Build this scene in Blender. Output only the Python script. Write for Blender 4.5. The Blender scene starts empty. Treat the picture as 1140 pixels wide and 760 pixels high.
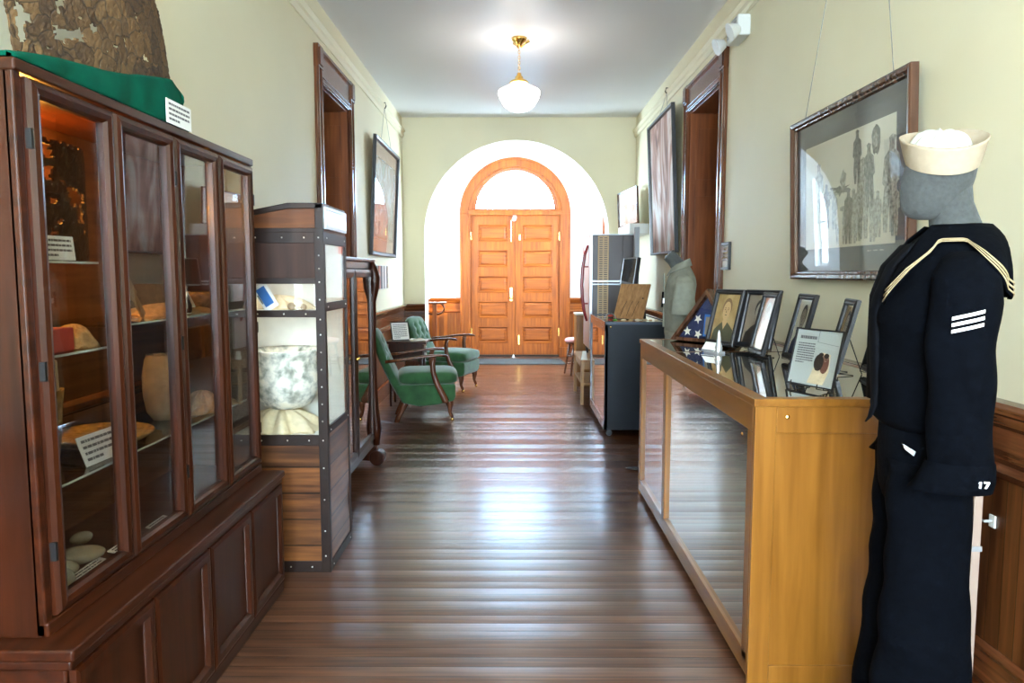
import bpy, bmesh, math, random
from mathutils import Matrix, Vector
random.seed(7)
PI = math.pi
SC = bpy.context.scene
COL = SC.collection

# ------------------------------------------------------------------ camera, sky, exposure, large lights
F_PX = 819.0
pitch = math.atan(76 / F_PX)
yaw = math.atan(3 / F_PX)
cam_d = bpy.data.cameras.new('camera')
cam_d.sensor_width = 36.0
cam_d.lens = F_PX / 1140 * 36.0
cam_d.clip_start = 0.05
cam = bpy.data.objects.new('camera', cam_d)
COL.objects.link(cam)
cam.location = (0, 0, 1.4)
cam.rotation_euler = (PI / 2 - pitch, 0, yaw)
SC.camera = cam

world = bpy.data.worlds.new('world')
SC.world = world
world.use_nodes = True
wn = world.node_tree
wn.nodes['Background'].inputs[0].default_value = (0.42, 0.68, 1.0, 1)
wn.nodes['Background'].inputs[1].default_value = 20.0

SC.view_settings.view_transform = 'Standard'
SC.view_settings.look = 'None'
SC.view_settings.gamma = 1
SC.view_settings.exposure = 0.95
SC.view_settings.use_curve_mapping = False


def area(name, loc, rot, sx, sy, power, col):
    d = bpy.data.lights.new(name, 'AREA')
    d.shape = 'RECTANGLE'
    d.size, d.size_y, d.energy, d.color = sx, sy, power, col
    o = bpy.data.objects.new(name, d)
    o.location, o.rotation_euler = loc, rot
    COL.objects.link(o)
    return o


# daylight in the window openings: two in the entrance lobby, two behind the photographer
area('daylight_lobby_right', (1.74, 10.845, 1.95), (0, PI / 2, 0), 1.3, .85, 130, (0.74, 0.87, 1.0))
area('daylight_lobby_left', (-1.72, 10.845, 1.95), (0, -PI / 2, 0), 1.3, .85, 100, (0.74, 0.87, 1.0))
area('daylight_rear', (0.05, -2.4, 1.9), (PI / 2, 0, 0), 2.2, 2.2, 230, (1.0, 0.97, 0.84))
sun_d = bpy.data.lights.new('sun', 'SUN')
sun_d.energy = 9.0
sun_d.angle = 0.01
sun_d.color = (1.0, 0.95, 0.86)
sun = bpy.data.objects.new('sun', sun_d)
sun.rotation_euler = Vector((-2.6, 1.15, -0.62)).to_track_quat('-Z', 'Y').to_euler()
COL.objects.link(sun)


# ------------------------------------------------------------------ materials
def nt(name):
    m = bpy.data.materials.new(name)
    m.use_nodes = True
    t = m.node_tree
    return m, t, t.nodes['Principled BSDF']


def plain(name, col, rough=0.5, metal=0.0, var=0.0, scale=20, bump=0.0, coat=0.0, sheen=0.0, spec=0.5):
    m, t, b = nt(name)
    b.inputs['Base Color'].default_value = (*col, 1)
    b.inputs['Roughness'].default_value = rough
    b.inputs['Metallic'].default_value = metal
    b.inputs['Coat Weight'].default_value = coat
    b.inputs['Coat Roughness'].default_value = 0.12
    b.inputs['Sheen Weight'].default_value = sheen
    b.inputs['Specular IOR Level'].default_value = spec
    if var or bump:
        tc = t.nodes.new('ShaderNodeTexCoord')
        n = t.nodes.new('ShaderNodeTexNoise')
        n.inputs['Scale'].default_value = scale
        n.inputs['Detail'].default_value = 4
        t.links.new(tc.outputs['Object'], n.inputs['Vector'])
        if var:
            r = t.nodes.new('ShaderNodeValToRGB')
            r.color_ramp.elements[0].position = 0.3
            r.color_ramp.elements[1].position = 0.7
            r.color_ramp.elements[0].color = (*[c * (1 - var) for c in col], 1)
            r.color_ramp.elements[1].color = (*[min(1, c * (1 + var)) for c in col], 1)
            t.links.new(n.outputs['Fac'], r.inputs[0])
            t.links.new(r.outputs[0], b.inputs['Base Color'])
        if bump:
            bp = t.nodes.new('ShaderNodeBump')
            bp.inputs['Strength'].default_value = bump
            bp.inputs['Distance'].default_value = 0.01
            t.links.new(n.outputs['Fac'], bp.inputs['Height'])
            t.links.new(bp.outputs[0], b.inputs['Normal'])
    return m


def wood(name, dark, light, axis='Z', rough=0.3, coat=0.4, scale=1.0, planks=None, spec=0.32):
    """grain runs along the axis; planks=(axis,size) adds board seams"""
    m, t, b = nt(name)
    tc = t.nodes.new('ShaderNodeTexCoord')
    mp = t.nodes.new('ShaderNodeMapping')
    s = {'X': (1.5, 22, 22), 'Y': (22, 1.5, 22), 'Z': (22, 22, 1.5)}[axis]
    mp.inputs['Scale'].default_value = [q * scale for q in s]
    n = t.nodes.new('ShaderNodeTexNoise')
    n.inputs['Scale'].default_value = 1.6
    n.inputs['Detail'].default_value = 6
    n.inputs['Distortion'].default_value = 0.25
    r = t.nodes.new('ShaderNodeValToRGB')
    r.color_ramp.elements[0].position = 0.32
    r.color_ramp.elements[1].position = 0.68
    r.color_ramp.elements[0].color = (*dark, 1)
    r.color_ramp.elements[1].color = (*light, 1)
    t.links.new(tc.outputs['Object'], mp.inputs[0])
    t.links.new(mp.outputs[0], n.inputs['Vector'])
    t.links.new(n.outputs['Fac'], r.inputs[0])
    b.inputs['Roughness'].default_value = rough
    b.inputs['Specular IOR Level'].default_value = spec
    b.inputs['Coat Weight'].default_value = coat * .6
    b.inputs['Coat Roughness'].default_value = 0.15
    out = r.outputs[0]
    if planks:
        ax, size, strength = planks
        sp = t.nodes.new('ShaderNodeSeparateXYZ')
        t.links.new(tc.outputs['Object'], sp.inputs[0])
        d = t.nodes.new('ShaderNodeMath'); d.operation = 'DIVIDE'; d.inputs[1].default_value = size
        t.links.new(sp.outputs[ax], d.inputs[0])
        fr = t.nodes.new('ShaderNodeMath'); fr.operation = 'FRACT'
        t.links.new(d.outputs[0], fr.inputs[0])
        lt = t.nodes.new('ShaderNodeMath'); lt.operation = 'LESS_THAN'; lt.inputs[1].default_value = 0.07
        t.links.new(fr.outputs[0], lt.inputs[0])
        mx = t.nodes.new('ShaderNodeMixRGB'); mx.blend_type = 'MULTIPLY'
        mx.inputs[2].default_value = (strength, strength, strength, 1)
        t.links.new(lt.outputs[0], mx.inputs[0])
        t.links.new(out, mx.inputs[1])
        out = mx.outputs[0]
        # each board its own tone
        fl = t.nodes.new('ShaderNodeMath'); fl.operation = 'FLOOR'
        t.links.new(d.outputs[0], fl.inputs[0])
        wnz = t.nodes.new('ShaderNodeTexWhiteNoise'); wnz.noise_dimensions = '1D'
        t.links.new(fl.outputs[0], wnz.inputs['W'])
        mr = t.nodes.new('ShaderNodeMapRange')
        mr.inputs[3].default_value = 0.72; mr.inputs[4].default_value = 1.2
        t.links.new(wnz.outputs[0], mr.inputs[0])
        mv = t.nodes.new('ShaderNodeVectorMath'); mv.operation = 'SCALE'
        t.links.new(out, mv.inputs[0]); t.links.new(mr.outputs[0], mv.inputs['Scale'])
        out = mv.outputs[0]
        bp = t.nodes.new('ShaderNodeBump'); bp.inputs['Strength'].default_value = 0.5
        bp.inputs['Distance'].default_value = 0.004; bp.invert = True
        t.links.new(lt.outputs[0], bp.inputs['Height'])
        t.links.new(bp.outputs[0], b.inputs['Normal'])
    t.links.new(out, b.inputs['Base Color'])
    return m


def glassmat(name, tint=(1, 1, 1), refl=1.0, rough=0.0):
    m = bpy.data.materials.new(name)
    m.use_nodes = True
    t = m.node_tree
    t.nodes.clear()
    o = t.nodes.new('ShaderNodeOutputMaterial')
    mx = t.nodes.new('ShaderNodeMixShader')
    tr = t.nodes.new('ShaderNodeBsdfTransparent')
    tr.inputs[0].default_value = (*tint, 1)
    gl = t.nodes.new('ShaderNodeBsdfGlossy')
    gl.inputs['Roughness'].default_value = rough
    lw = t.nodes.new('ShaderNodeLayerWeight')
    lw.inputs['Blend'].default_value = 0.5
    pw = t.nodes.new('ShaderNodeMath'); pw.operation = 'POWER'; pw.inputs[1].default_value = 4.0
    t.links.new(lw.outputs['Facing'], pw.inputs[0])
    fa = t.nodes.new('ShaderNodeMath'); fa.operation = 'MULTIPLY_ADD'
    fa.inputs[1].default_value = 0.9; fa.inputs[2].default_value = 0.035
    t.links.new(pw.outputs[0], fa.inputs[0])
    mu = t.nodes.new('ShaderNodeMath'); mu.operation = 'MULTIPLY'; mu.use_clamp = True
    mu.inputs[1].default_value = refl
    t.links.new(fa.outputs[0], mu.inputs[0])
    t.links.new(mu.outputs[0], mx.inputs[0])
    t.links.new(tr.outputs[0], mx.inputs[1])
    t.links.new(gl.outputs[0], mx.inputs[2])
    t.links.new(mx.outputs[0], o.inputs[0])
    return m


def emit(name, col, strength):
    m, t, b = nt(name)
    b.inputs['Base Color'].default_value = (*col, 1)
    b.inputs['Emission Color'].default_value = (*col, 1)
    b.inputs['Emission Strength'].default_value = strength
    return m


def painting(name, cols, scale=3, rough=0.5, stretch=(1, 1, 1), dist=1.5):
    m, t, b = nt(name)
    tc = t.nodes.new('ShaderNodeTexCoord')
    mp = t.nodes.new('ShaderNodeMapping')
    mp.inputs['Scale'].default_value = stretch
    n = t.nodes.new('ShaderNodeTexNoise')
    n.inputs['Scale'].default_value = scale
    n.inputs['Detail'].default_value = 5
    n.inputs['Distortion'].default_value = dist
    r = t.nodes.new('ShaderNodeValToRGB')
    k = len(cols)
    for i, c in enumerate(cols):
        p = 0.28 + 0.44 * i / (k - 1)
        e = r.color_ramp.elements[i] if i < 2 else r.color_ramp.elements.new(p)
        e.position = p
        e.color = (*c, 1)
    for i, c in enumerate(cols):
        r.color_ramp.elements[i].color = (*c, 1)
    t.links.new(tc.outputs['Object'], mp.inputs[0])
    t.links.new(mp.outputs[0], n.inputs['Vector'])
    t.links.new(n.outputs['Fac'], r.inputs[0])
    t.links.new(r.outputs[0], b.inputs['Base Color'])
    b.inputs['Roughness'].default_value = rough
    b.inputs['Specular IOR Level'].default_value = .25
    return m


def cracked():
    """brown sheet glued from pieces: every piece its own tone, dark joints between"""
    m, t, b = nt('old_cracked_relic')
    L = t.links.new
    tc = t.nodes.new('ShaderNodeTexCoord')
    nz = t.nodes.new('ShaderNodeTexNoise'); nz.inputs['Scale'].default_value = 9
    L(tc.outputs['Object'], nz.inputs['Vector'])
    mxv = t.nodes.new('ShaderNodeMixRGB'); mxv.blend_type = 'LINEAR_LIGHT'; mxv.inputs[0].default_value = .05
    L(tc.outputs['Object'], mxv.inputs[1]); L(nz.outputs['Color'], mxv.inputs[2])
    v = t.nodes.new('ShaderNodeTexVoronoi'); v.inputs['Scale'].default_value = 15
    e = t.nodes.new('ShaderNodeTexVoronoi'); e.feature = 'DISTANCE_TO_EDGE'; e.inputs['Scale'].default_value = 15
    L(mxv.outputs[0], v.inputs['Vector']); L(mxv.outputs[0], e.inputs['Vector'])
    sp = t.nodes.new('ShaderNodeSeparateXYZ'); L(v.outputs['Color'], sp.inputs[0])
    n = t.nodes.new('ShaderNodeTexNoise'); n.inputs['Scale'].default_value = 45; n.inputs['Detail'].default_value = 5
    L(tc.outputs['Object'], n.inputs['Vector'])
    a = t.nodes.new('ShaderNodeMath'); a.operation = 'MULTIPLY_ADD'; a.inputs[1].default_value = .45
    L(sp.outputs[0], a.inputs[0]); 
    n5 = t.nodes.new('ShaderNodeMath'); n5.operation = 'MULTIPLY'; n5.inputs[1].default_value = .6
    L(n.outputs['Fac'], n5.inputs[0]); L(n5.outputs[0], a.inputs[2])
    r = t.nodes.new('ShaderNodeValToRGB')
    r.color_ramp.elements[0].position = .2; r.color_ramp.elements[1].position = .85
    r.color_ramp.elements[0].color = (.032, .014, .005, 1); r.color_ramp.elements[1].color = (.175, .095, .033, 1)
    L(a.outputs[0], r.inputs[0])
    c = t.nodes.new('ShaderNodeMapRange'); c.inputs[1].default_value = 0; c.inputs[2].default_value = .05
    c.inputs[3].default_value = .3; c.inputs[4].default_value = 1
    L(e.outputs['Distance'], c.inputs[0])
    s = t.nodes.new('ShaderNodeVectorMath'); s.operation = 'SCALE'
    L(r.outputs[0], s.inputs[0]); L(c.outputs[0], s.inputs['Scale'])
    L(s.outputs[0], b.inputs['Base Color'])
    b.inputs['Roughness'].default_value = .9
    bp = t.nodes.new('ShaderNodeBump'); bp.inputs['Strength'].default_value = .6; bp.inputs['Distance'].default_value = .004
    L(c.outputs[0], bp.inputs['Height']); L(bp.outputs[0], b.inputs['Normal'])
    return m


M = {}
M['wall'] = plain('cream_plaster', (0.70, 0.635, 0.44), 0.6, var=0.03, scale=1.2, bump=0.04)
M['ceil'] = plain('ceiling_plaster', (0.68, 0.68, 0.68), 0.45, var=0.02, scale=0.8)
M['lobby'] = plain('lobby_plaster', (0.86, 0.86, 0.83), 0.6)
M['trimw'] = wood('trim_wood', (0.045, 0.013, 0.005), (0.16, 0.052, 0.019), 'Z', 0.2, 0.6)
M['trimy'] = wood('trim_wood_long', (0.045, 0.013, 0.005), (0.16, 0.052, 0.019), 'Y', 0.2, 0.6)
M['trimx'] = wood('trim_wood_cross', (0.045, 0.013, 0.005), (0.16, 0.052, 0.019), 'X', 0.2, 0.6)
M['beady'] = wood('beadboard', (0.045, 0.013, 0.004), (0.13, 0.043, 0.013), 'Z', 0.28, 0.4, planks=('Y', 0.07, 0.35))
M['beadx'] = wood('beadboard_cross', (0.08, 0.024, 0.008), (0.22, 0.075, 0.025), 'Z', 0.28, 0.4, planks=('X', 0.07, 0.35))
M['oakdoor'] = wood('golden_oak', (0.19, 0.038, 0.003), (0.38, 0.094, 0.008), 'Z', 0.45, 0.0)
M['oakdoorx'] = wood('golden_oak_cross', (0.18, 0.035, 0.003), (0.37, 0.09, 0.008), 'X', 0.45, 0.0)
M['oakpanel'] = wood('oak_beadboard', (0.24, 0.05, 0.005), (0.44, 0.12, 0.012), 'Z', 0.4, 0.0, planks=('X', 0.075, 0.5))
M['maho'] = wood('mahogany', (0.016, 0.0038, 0.0012), (0.048, 0.0105, 0.003), 'Z', 0.30, 0.0)
M['mahoy'] = wood('mahogany_long', (0.018, 0.0042, 0.0014), (0.052, 0.0115, 0.0035), 'Y', 0.28, 0.05)
M['mahoin'] = wood('cabinet_lining', (0.07, 0.025, 0.010), (0.15, 0.06, 0.025), 'Y', 0.45, 0.1)
M['honey'] = wood('honey_maple', (0.175, 0.064, 0.0065), (0.265, 0.108, 0.015), 'Z', 0.32, 0.4, scale=0.7)
M['honeyy'] = wood('honey_maple_long', (0.175, 0.064, 0.0065), (0.265, 0.108, 0.015), 'Y', 0.32, 0.4, scale=0.7)
M['honeyx'] = wood('honey_maple_cross', (0.175, 0.064, 0.0065), (0.265, 0.108, 0.015), 'X', 0.32, 0.4, scale=0.7)
M['plankx'] = wood('rustic_planks', (0.05, 0.016, 0.005), (0.21, 0.075, 0.018), 'X', 0.45, 0.15, scale=0.8, planks=('Z', 0.125, 0.3))
M['planky'] = wood('rustic_planks_side', (0.06, 0.02, 0.007), (0.24, 0.09, 0.025), 'Y', 0.32, 0.3, scale=0.8, planks=('Z', 0.125, 0.3))
M['strap'] = plain('dark_leather_strap', (0.014, 0.0055, 0.0032), 0.45, spec=0.35, var=0.2)
M['rivet'] = plain('steel_rivet', (0.75, 0.73, 0.68), 0.3, 1.0)
M['lid'] = wood('lid_wood', (0.075, 0.022, 0.005), (0.15, 0.047, 0.010), 'X', 0.5, 0.05)
M['brownpanel'] = wood('brown_panel', (0.024, 0.009, 0.005), (0.045, 0.017, 0.010), 'Z', 0.55, 0.0)
M['chairwood'] = wood('chair_wood', (0.05, 0.015, 0.006), (0.14, 0.045, 0.018), 'Z', 0.25, 0.5)
M['lightwood'] = wood('light_wood', (0.22, 0.11, 0.045), (0.38, 0.21, 0.09), 'Z', 0.4, 0.2)
M['velvet'] = plain('green_velvet', (0.026, 0.088, 0.030), 0.75, var=0.35, scale=9, bump=0.15, sheen=0.35, spec=0.2)
M['green_cloth'] = plain('green_felt', (0.0, 0.070, 0.040), 0.9, var=0.15, scale=14, bump=0.3, sheen=0.0, spec=0.1)
M['navy'] = plain('navy_wool', (0.0012, 0.0018, 0.0034), 0.95, var=0.35, scale=60, bump=0.25, sheen=0.0, spec=0.05)
M['black_silk'] = plain('black_silk', (0.0022, 0.0026, 0.004), 0.9, var=0.3, scale=20, spec=0.08)
M['cream_braid'] = plain('cream_braid', (0.46, 0.36, 0.21), 0.8, spec=.2)
M['white_braid'] = plain('white_braid', (0.85, 0.85, 0.85), 0.7)
M['grey_felt'] = plain('grey_felt', (0.060, 0.064, 0.063), 0.95, var=0.14, scale=90, bump=0.2, sheen=0.1, spec=0.15)
M['hat'] = plain('cream_canvas', (0.35, 0.285, 0.205), 0.8, var=0.05, scale=60, bump=0.15, spec=.2)
M['hatwhite'] = plain('white_cotton', (0.50, 0.51, 0.46), 0.8, var=0.08, scale=12, bump=0.6)
M['shirt'] = plain('olive_grey_cotton', (0.19, 0.195, 0.155), 0.9, var=0.1, scale=30, bump=0.3)
M['blue_paint'] = plain('dark_blue_paint', (0.004, 0.008, 0.014), 0.5, var=0.15, scale=6, spec=0.3)
M['steel'] = plain('brushed_steel', (0.42, 0.45, 0.48), 0.3, 0.8)
M['grey_paint'] = plain('grey_paint', (0.22, 0.24, 0.26), 0.4)
M['dark_panel'] = plain('dark_brown_laminate', (0.034, 0.022, 0.022), 0.35, var=0.1, scale=8)
M['cream_strip'] = plain('tan_perforated_strip', (0.42, 0.28, 0.13), 0.5)
M['red'] = plain('red_enamel', (0.20, 0.010, 0.018), 0.25, coat=0.5)
M['redbox'] = plain('red_painted_box', (0.42, 0.045, 0.03), 0.6)
M['black'] = plain('black_lacquer', (0.007, 0.008, 0.012), 0.4, coat=0.1)
M['wire'] = plain('black_wire', (0.02, 0.02, 0.02), 0.4, 0.5)
M['thread'] = plain('picture_wire', (0.25, 0.25, 0.22), 0.5, 0.3)
M['framewood'] = wood('frame_walnut', (0.045, 0.02, 0.012), (0.12, 0.055, 0.032), 'Z', 0.25, 0.5)
M['paper'] = plain('white_paper', (0.80, 0.80, 0.76), 0.7)
M['ink'] = plain('ink', (0.10, 0.10, 0.11), 0.7)
M['paper_cream'] = plain('cream_paper', (0.66, 0.63, 0.52), 0.8, var=0.03, scale=4)
M['matgrey'] = plain('grey_mat_board', (0.115, 0.12, 0.135), 0.8)
M['pencil'] = plain('pencil_shading', (0.34, 0.33, 0.28), 0.9, var=0.5, scale=70)
M['pencil_dark'] = plain('pencil_shading_dark', (0.17, 0.165, 0.15), 0.9, var=0.6, scale=60)
M['brass'] = plain('polished_brass', (0.85, 0.55, 0.16), 0.22, 1.0)
M['white_plastic'] = plain('white_plastic', (0.62, 0.64, 0.62), 0.4)
M['glass'] = glassmat('pane_glass', (0.97, 0.98, 0.97), 1.0)
M['oldglass'] = glassmat('cabinet_glass', (0.90, 0.90, 0.88), 1.5, 0.015)
M['frameglass'] = glassmat('picture_glass', (0.97, 0.97, 0.97), 0.6)
M['topglass'] = glassmat('counter_glass', (0.80, 0.86, 0.82), 2.2)
M['frontglass'] = glassmat('showcase_front_glass', (0.78, 0.84, 0.82), 3.6)
M['caseglass'] = glassmat('strapped_case_glass', (0.97, 0.98, 0.98), 0.5)
M['shelfglass'] = glassmat('shelf_glass', (0.85, 0.93, 0.88), 1.0)
M['edgeglass'] = plain('glass_edge', (0.55, 0.62, 0.58), 0.2)
M['lampglass'] = emit('opal_lamp_glass', (1.0, 0.93, 0.82), 9.0)
M['bulb_orange'] = emit('warm_cabinet_bulb', (1.0, 0.42, 0.06), 330.0)
M['bulb_white'] = emit('white_cabinet_tube', (1.0, 0.98, 0.92), 13.0)
M['burlap'] = plain('burlap', (0.36, 0.23, 0.10), 0.95, var=0.25, scale=60, bump=0.8)
M['linen'] = plain('pale_linen', (0.62, 0.52, 0.34), 0.9, var=0.12, scale=30, bump=0.5)
M['basket'] = plain('woven_basket', (0.28, 0.17, 0.075), 0.9, var=0.4, scale=50, bump=0.8)
M['clay'] = plain('earthen_clay', (0.30, 0.22, 0.14), 0.9, var=0.3, scale=14, bump=0.5)
M['potwhite'] = painting('mottled_pale_pottery', [(0.16, 0.18, 0.15), (0.42, 0.42, 0.36), (0.78, 0.74, 0.63), (0.80, 0.74, 0.6)], 22, 0.9, dist=.2)
M['linenwall'] = plain('pale_lining', (0.70, 0.68, 0.60), 0.8, var=0.05)
M['shard'] = plain('dark_shard', (0.045, 0.024, 0.012), 0.9, var=0.4, scale=16, bump=0.4)
M['stone'] = plain('river_stone', (0.33, 0.29, 0.21), 0.9, var=0.2, scale=25, bump=0.3)
M['bark'] = cracked()
M['iron'] = plain('black_iron', (0.012, 0.012, 0.013), 0.45, 0.3)
M['rubber'] = plain('dark_rubber_mat', (0.045, 0.05, 0.05), 0.9, var=0.3, scale=40)
M['pinkseat'] = plain('pink_cushion', (0.55, 0.26, 0.24), 0.8)
M['flagblue'] = plain('navy_flag_cloth', (0.014, 0.022, 0.075), 0.8, var=0.15, scale=30)
M['flagstar'] = plain('cream_star', (0.70, 0.66, 0.52), 0.8)
M['bluecard'] = plain('blue_card', (0.03, 0.14, 0.42), 0.5)
M['screen'] = plain('monitor_screen', (0.03, 0.04, 0.05), 0.15)
M['silver'] = plain('silver_plastic', (0.58, 0.60, 0.62), 0.25, 0.6)
M['skin_sepia'] = plain('sepia_photo_face', (0.50, 0.34, 0.19), 0.6)
M['sepia'] = painting('sepia_photo_ground', [(0.30, 0.19, 0.07), (0.50, 0.35, 0.16), (0.60, 0.47, 0.26)], 4)
M['olive'] = plain('olive_photo_tone', (0.09, 0.095, 0.055), 0.7)
M['grey_face'] = plain('grey_photo_face', (0.36, 0.31, 0.24), 0.6, var=0.2, scale=25)
M['grey_bg'] = plain('grey_photo_ground', (0.30, 0.25, 0.19), 0.6, var=0.15, scale=6)
M['photo_dark'] = plain('dark_photo_tone', (0.035, 0.03, 0.028), 0.6)
M['pinkface'] = plain('faded_pink_photo', (0.62, 0.42, 0.33), 0.6, var=0.15, scale=12)
M['transp_acrylic'] = plain('pale_pole', (0.34, 0.25, 0.20), 0.35)


def floor_material():
    m, t, b = nt('floor_boards')
    L = t.links.new
    tc = t.nodes.new('ShaderNodeTexCoord')
    sp = t.nodes.new('ShaderNodeSeparateXYZ'); L(tc.outputs['Object'], sp.inputs[0])
    d = t.nodes.new('ShaderNodeMath'); d.operation = 'DIVIDE'; d.inputs[1].default_value = 0.066
    L(sp.outputs['Y'], d.inputs[0])
    fr = t.nodes.new('ShaderNodeMath'); fr.operation = 'FRACT'; L(d.outputs[0], fr.inputs[0])
    fl = t.nodes.new('ShaderNodeMath'); fl.operation = 'FLOOR'; L(d.outputs[0], fl.inputs[0])
    w = t.nodes.new('ShaderNodeTexWhiteNoise'); w.noise_dimensions = '1D'; L(fl.outputs[0], w.inputs['W'])
    # grain along X
    mp = t.nodes.new('ShaderNodeMapping'); mp.inputs['Scale'].default_value = (1.2, 26, 1)
    L(tc.outputs['Object'], mp.inputs[0])
    n = t.nodes.new('ShaderNodeTexNoise'); n.inputs['Scale'].default_value = 2.2; n.inputs['Detail'].default_value = 7
    L(mp.outputs[0], n.inputs['Vector'])
    r = t.nodes.new('ShaderNodeValToRGB')
    r.color_ramp.elements[0].position = 0.3; r.color_ramp.elements[1].position = 0.72
    r.color_ramp.elements[0].color = (0.044, 0.016, 0.008, 1); r.color_ramp.elements[1].color = (0.155, 0.065, 0.032, 1)
    L(n.outputs['Fac'], r.inputs[0])
    mr = t.nodes.new('ShaderNodeMapRange'); mr.inputs[3].default_value = 0.75; mr.inputs[4].default_value = 1.2
    L(w.outputs[0], mr.inputs[0])
    sc = t.nodes.new('ShaderNodeVectorMath'); sc.operation = 'SCALE'
    L(r.outputs[0], sc.inputs[0]); L(mr.outputs[0], sc.inputs['Scale'])
    # seams
    lt = t.nodes.new('ShaderNodeMath'); lt.operation = 'LESS_THAN'; lt.inputs[1].default_value = 0.07
    L(fr.outputs[0], lt.inputs[0])
    mx = t.nodes.new('ShaderNodeMixRGB'); mx.blend_type = 'MULTIPLY'; mx.inputs[2].default_value = (0.25, 0.22, 0.2, 1)
    L(lt.outputs[0], mx.inputs[0]); L(sc.outputs[0], mx.inputs[1])
    b.inputs['Roughness'].default_value = 0.29
    L(mx.outputs[0], b.inputs['Base Color'])
    # slightly cupped boards
    sn = t.nodes.new('ShaderNodeMath'); sn.operation = 'PINGPONG'; sn.inputs[1].default_value = 0.5
    L(fr.outputs[0], sn.inputs[0])
    sq = t.nodes.new('ShaderNodeMath'); sq.operation = 'POWER'; sq.inputs[1].default_value = 0.35
    L(sn.outputs[0], sq.inputs[0])
    ad = t.nodes.new('ShaderNodeMath'); ad.operation = 'ADD'
    ml = t.nodes.new('ShaderNodeMath'); ml.operation = 'MULTIPLY'; ml.inputs[1].default_value = 0.06
    L(n.outputs['Fac'], ml.inputs[0]); L(sq.outputs[0], ad.inputs[0]); L(ml.outputs[0], ad.inputs[1])
    bp = t.nodes.new('ShaderNodeBump'); bp.inputs['Strength'].default_value = 0.35; bp.inputs['Distance'].default_value = 0.004
    # every board lies at its own slight tilt
    w2 = t.nodes.new('ShaderNodeTexWhiteNoise'); w2.noise_dimensions = '1D'
    fo = t.nodes.new('ShaderNodeMath'); fo.operation = 'ADD'; fo.inputs[1].default_value = 37.5
    L(fl.outputs[0], fo.inputs[0]); L(fo.outputs[0], w2.inputs['W'])
    ws = t.nodes.new('ShaderNodeMath'); ws.operation = 'SUBTRACT'; ws.inputs[1].default_value = 0.5
    L(w2.outputs[0], ws.inputs[0])
    tl = t.nodes.new('ShaderNodeMath'); tl.operation = 'MULTIPLY'
    L(ws.outputs[0], tl.inputs[0]); L(fr.outputs[0], tl.inputs[1])
    t3 = t.nodes.new('ShaderNodeMath'); t3.operation = 'MULTIPLY_ADD'; t3.inputs[1].default_value = 8.0
    L(tl.outputs[0], t3.inputs[0]); L(ad.outputs[0], t3.inputs[2])
    ad = t3
    L(ad.outputs[0], bp.inputs['Height']); L(bp.outputs[0], b.inputs['Normal'])
    b.inputs['Coat Weight'].default_value = 0.35
    b.inputs['Coat Roughness'].default_value = 0.18
    b.inputs['Specular IOR Level'].default_value = 0.6
    return m


M['casein'] = plain('pale_case_lining', (0.34, 0.30, 0.24), 0.7)
M['casegreen'] = plain('sea_green_deck', (0.10, 0.25, 0.22), 0.6, var=0.1, scale=5)
M['greypage'] = plain('grey_printed_page', (0.40, 0.44, 0.42), 0.7)
M['photo_brown'] = plain('brown_photo_tone', (0.16, 0.07, 0.05), 0.6)
M['blue_paint2'] = plain('blue_case_edge', (0.05, 0.065, 0.09), 0.25, var=0.15, scale=6, coat=0.4)
M['greenbit'] = plain('mossy_green', (0.06, 0.22, 0.02), 0.8)
M['redsign'] = plain('alarm_red', (0.75, 0.03, 0.02), 0.4)
M['skin_sepia2'] = plain('bright_sepia_face', (0.60, 0.40, 0.20), 0.6)
M['olive2'] = plain('brown_sepia_hair', (0.22, 0.13, 0.06), 0.6)

M['floor'] = floor_material()


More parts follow.
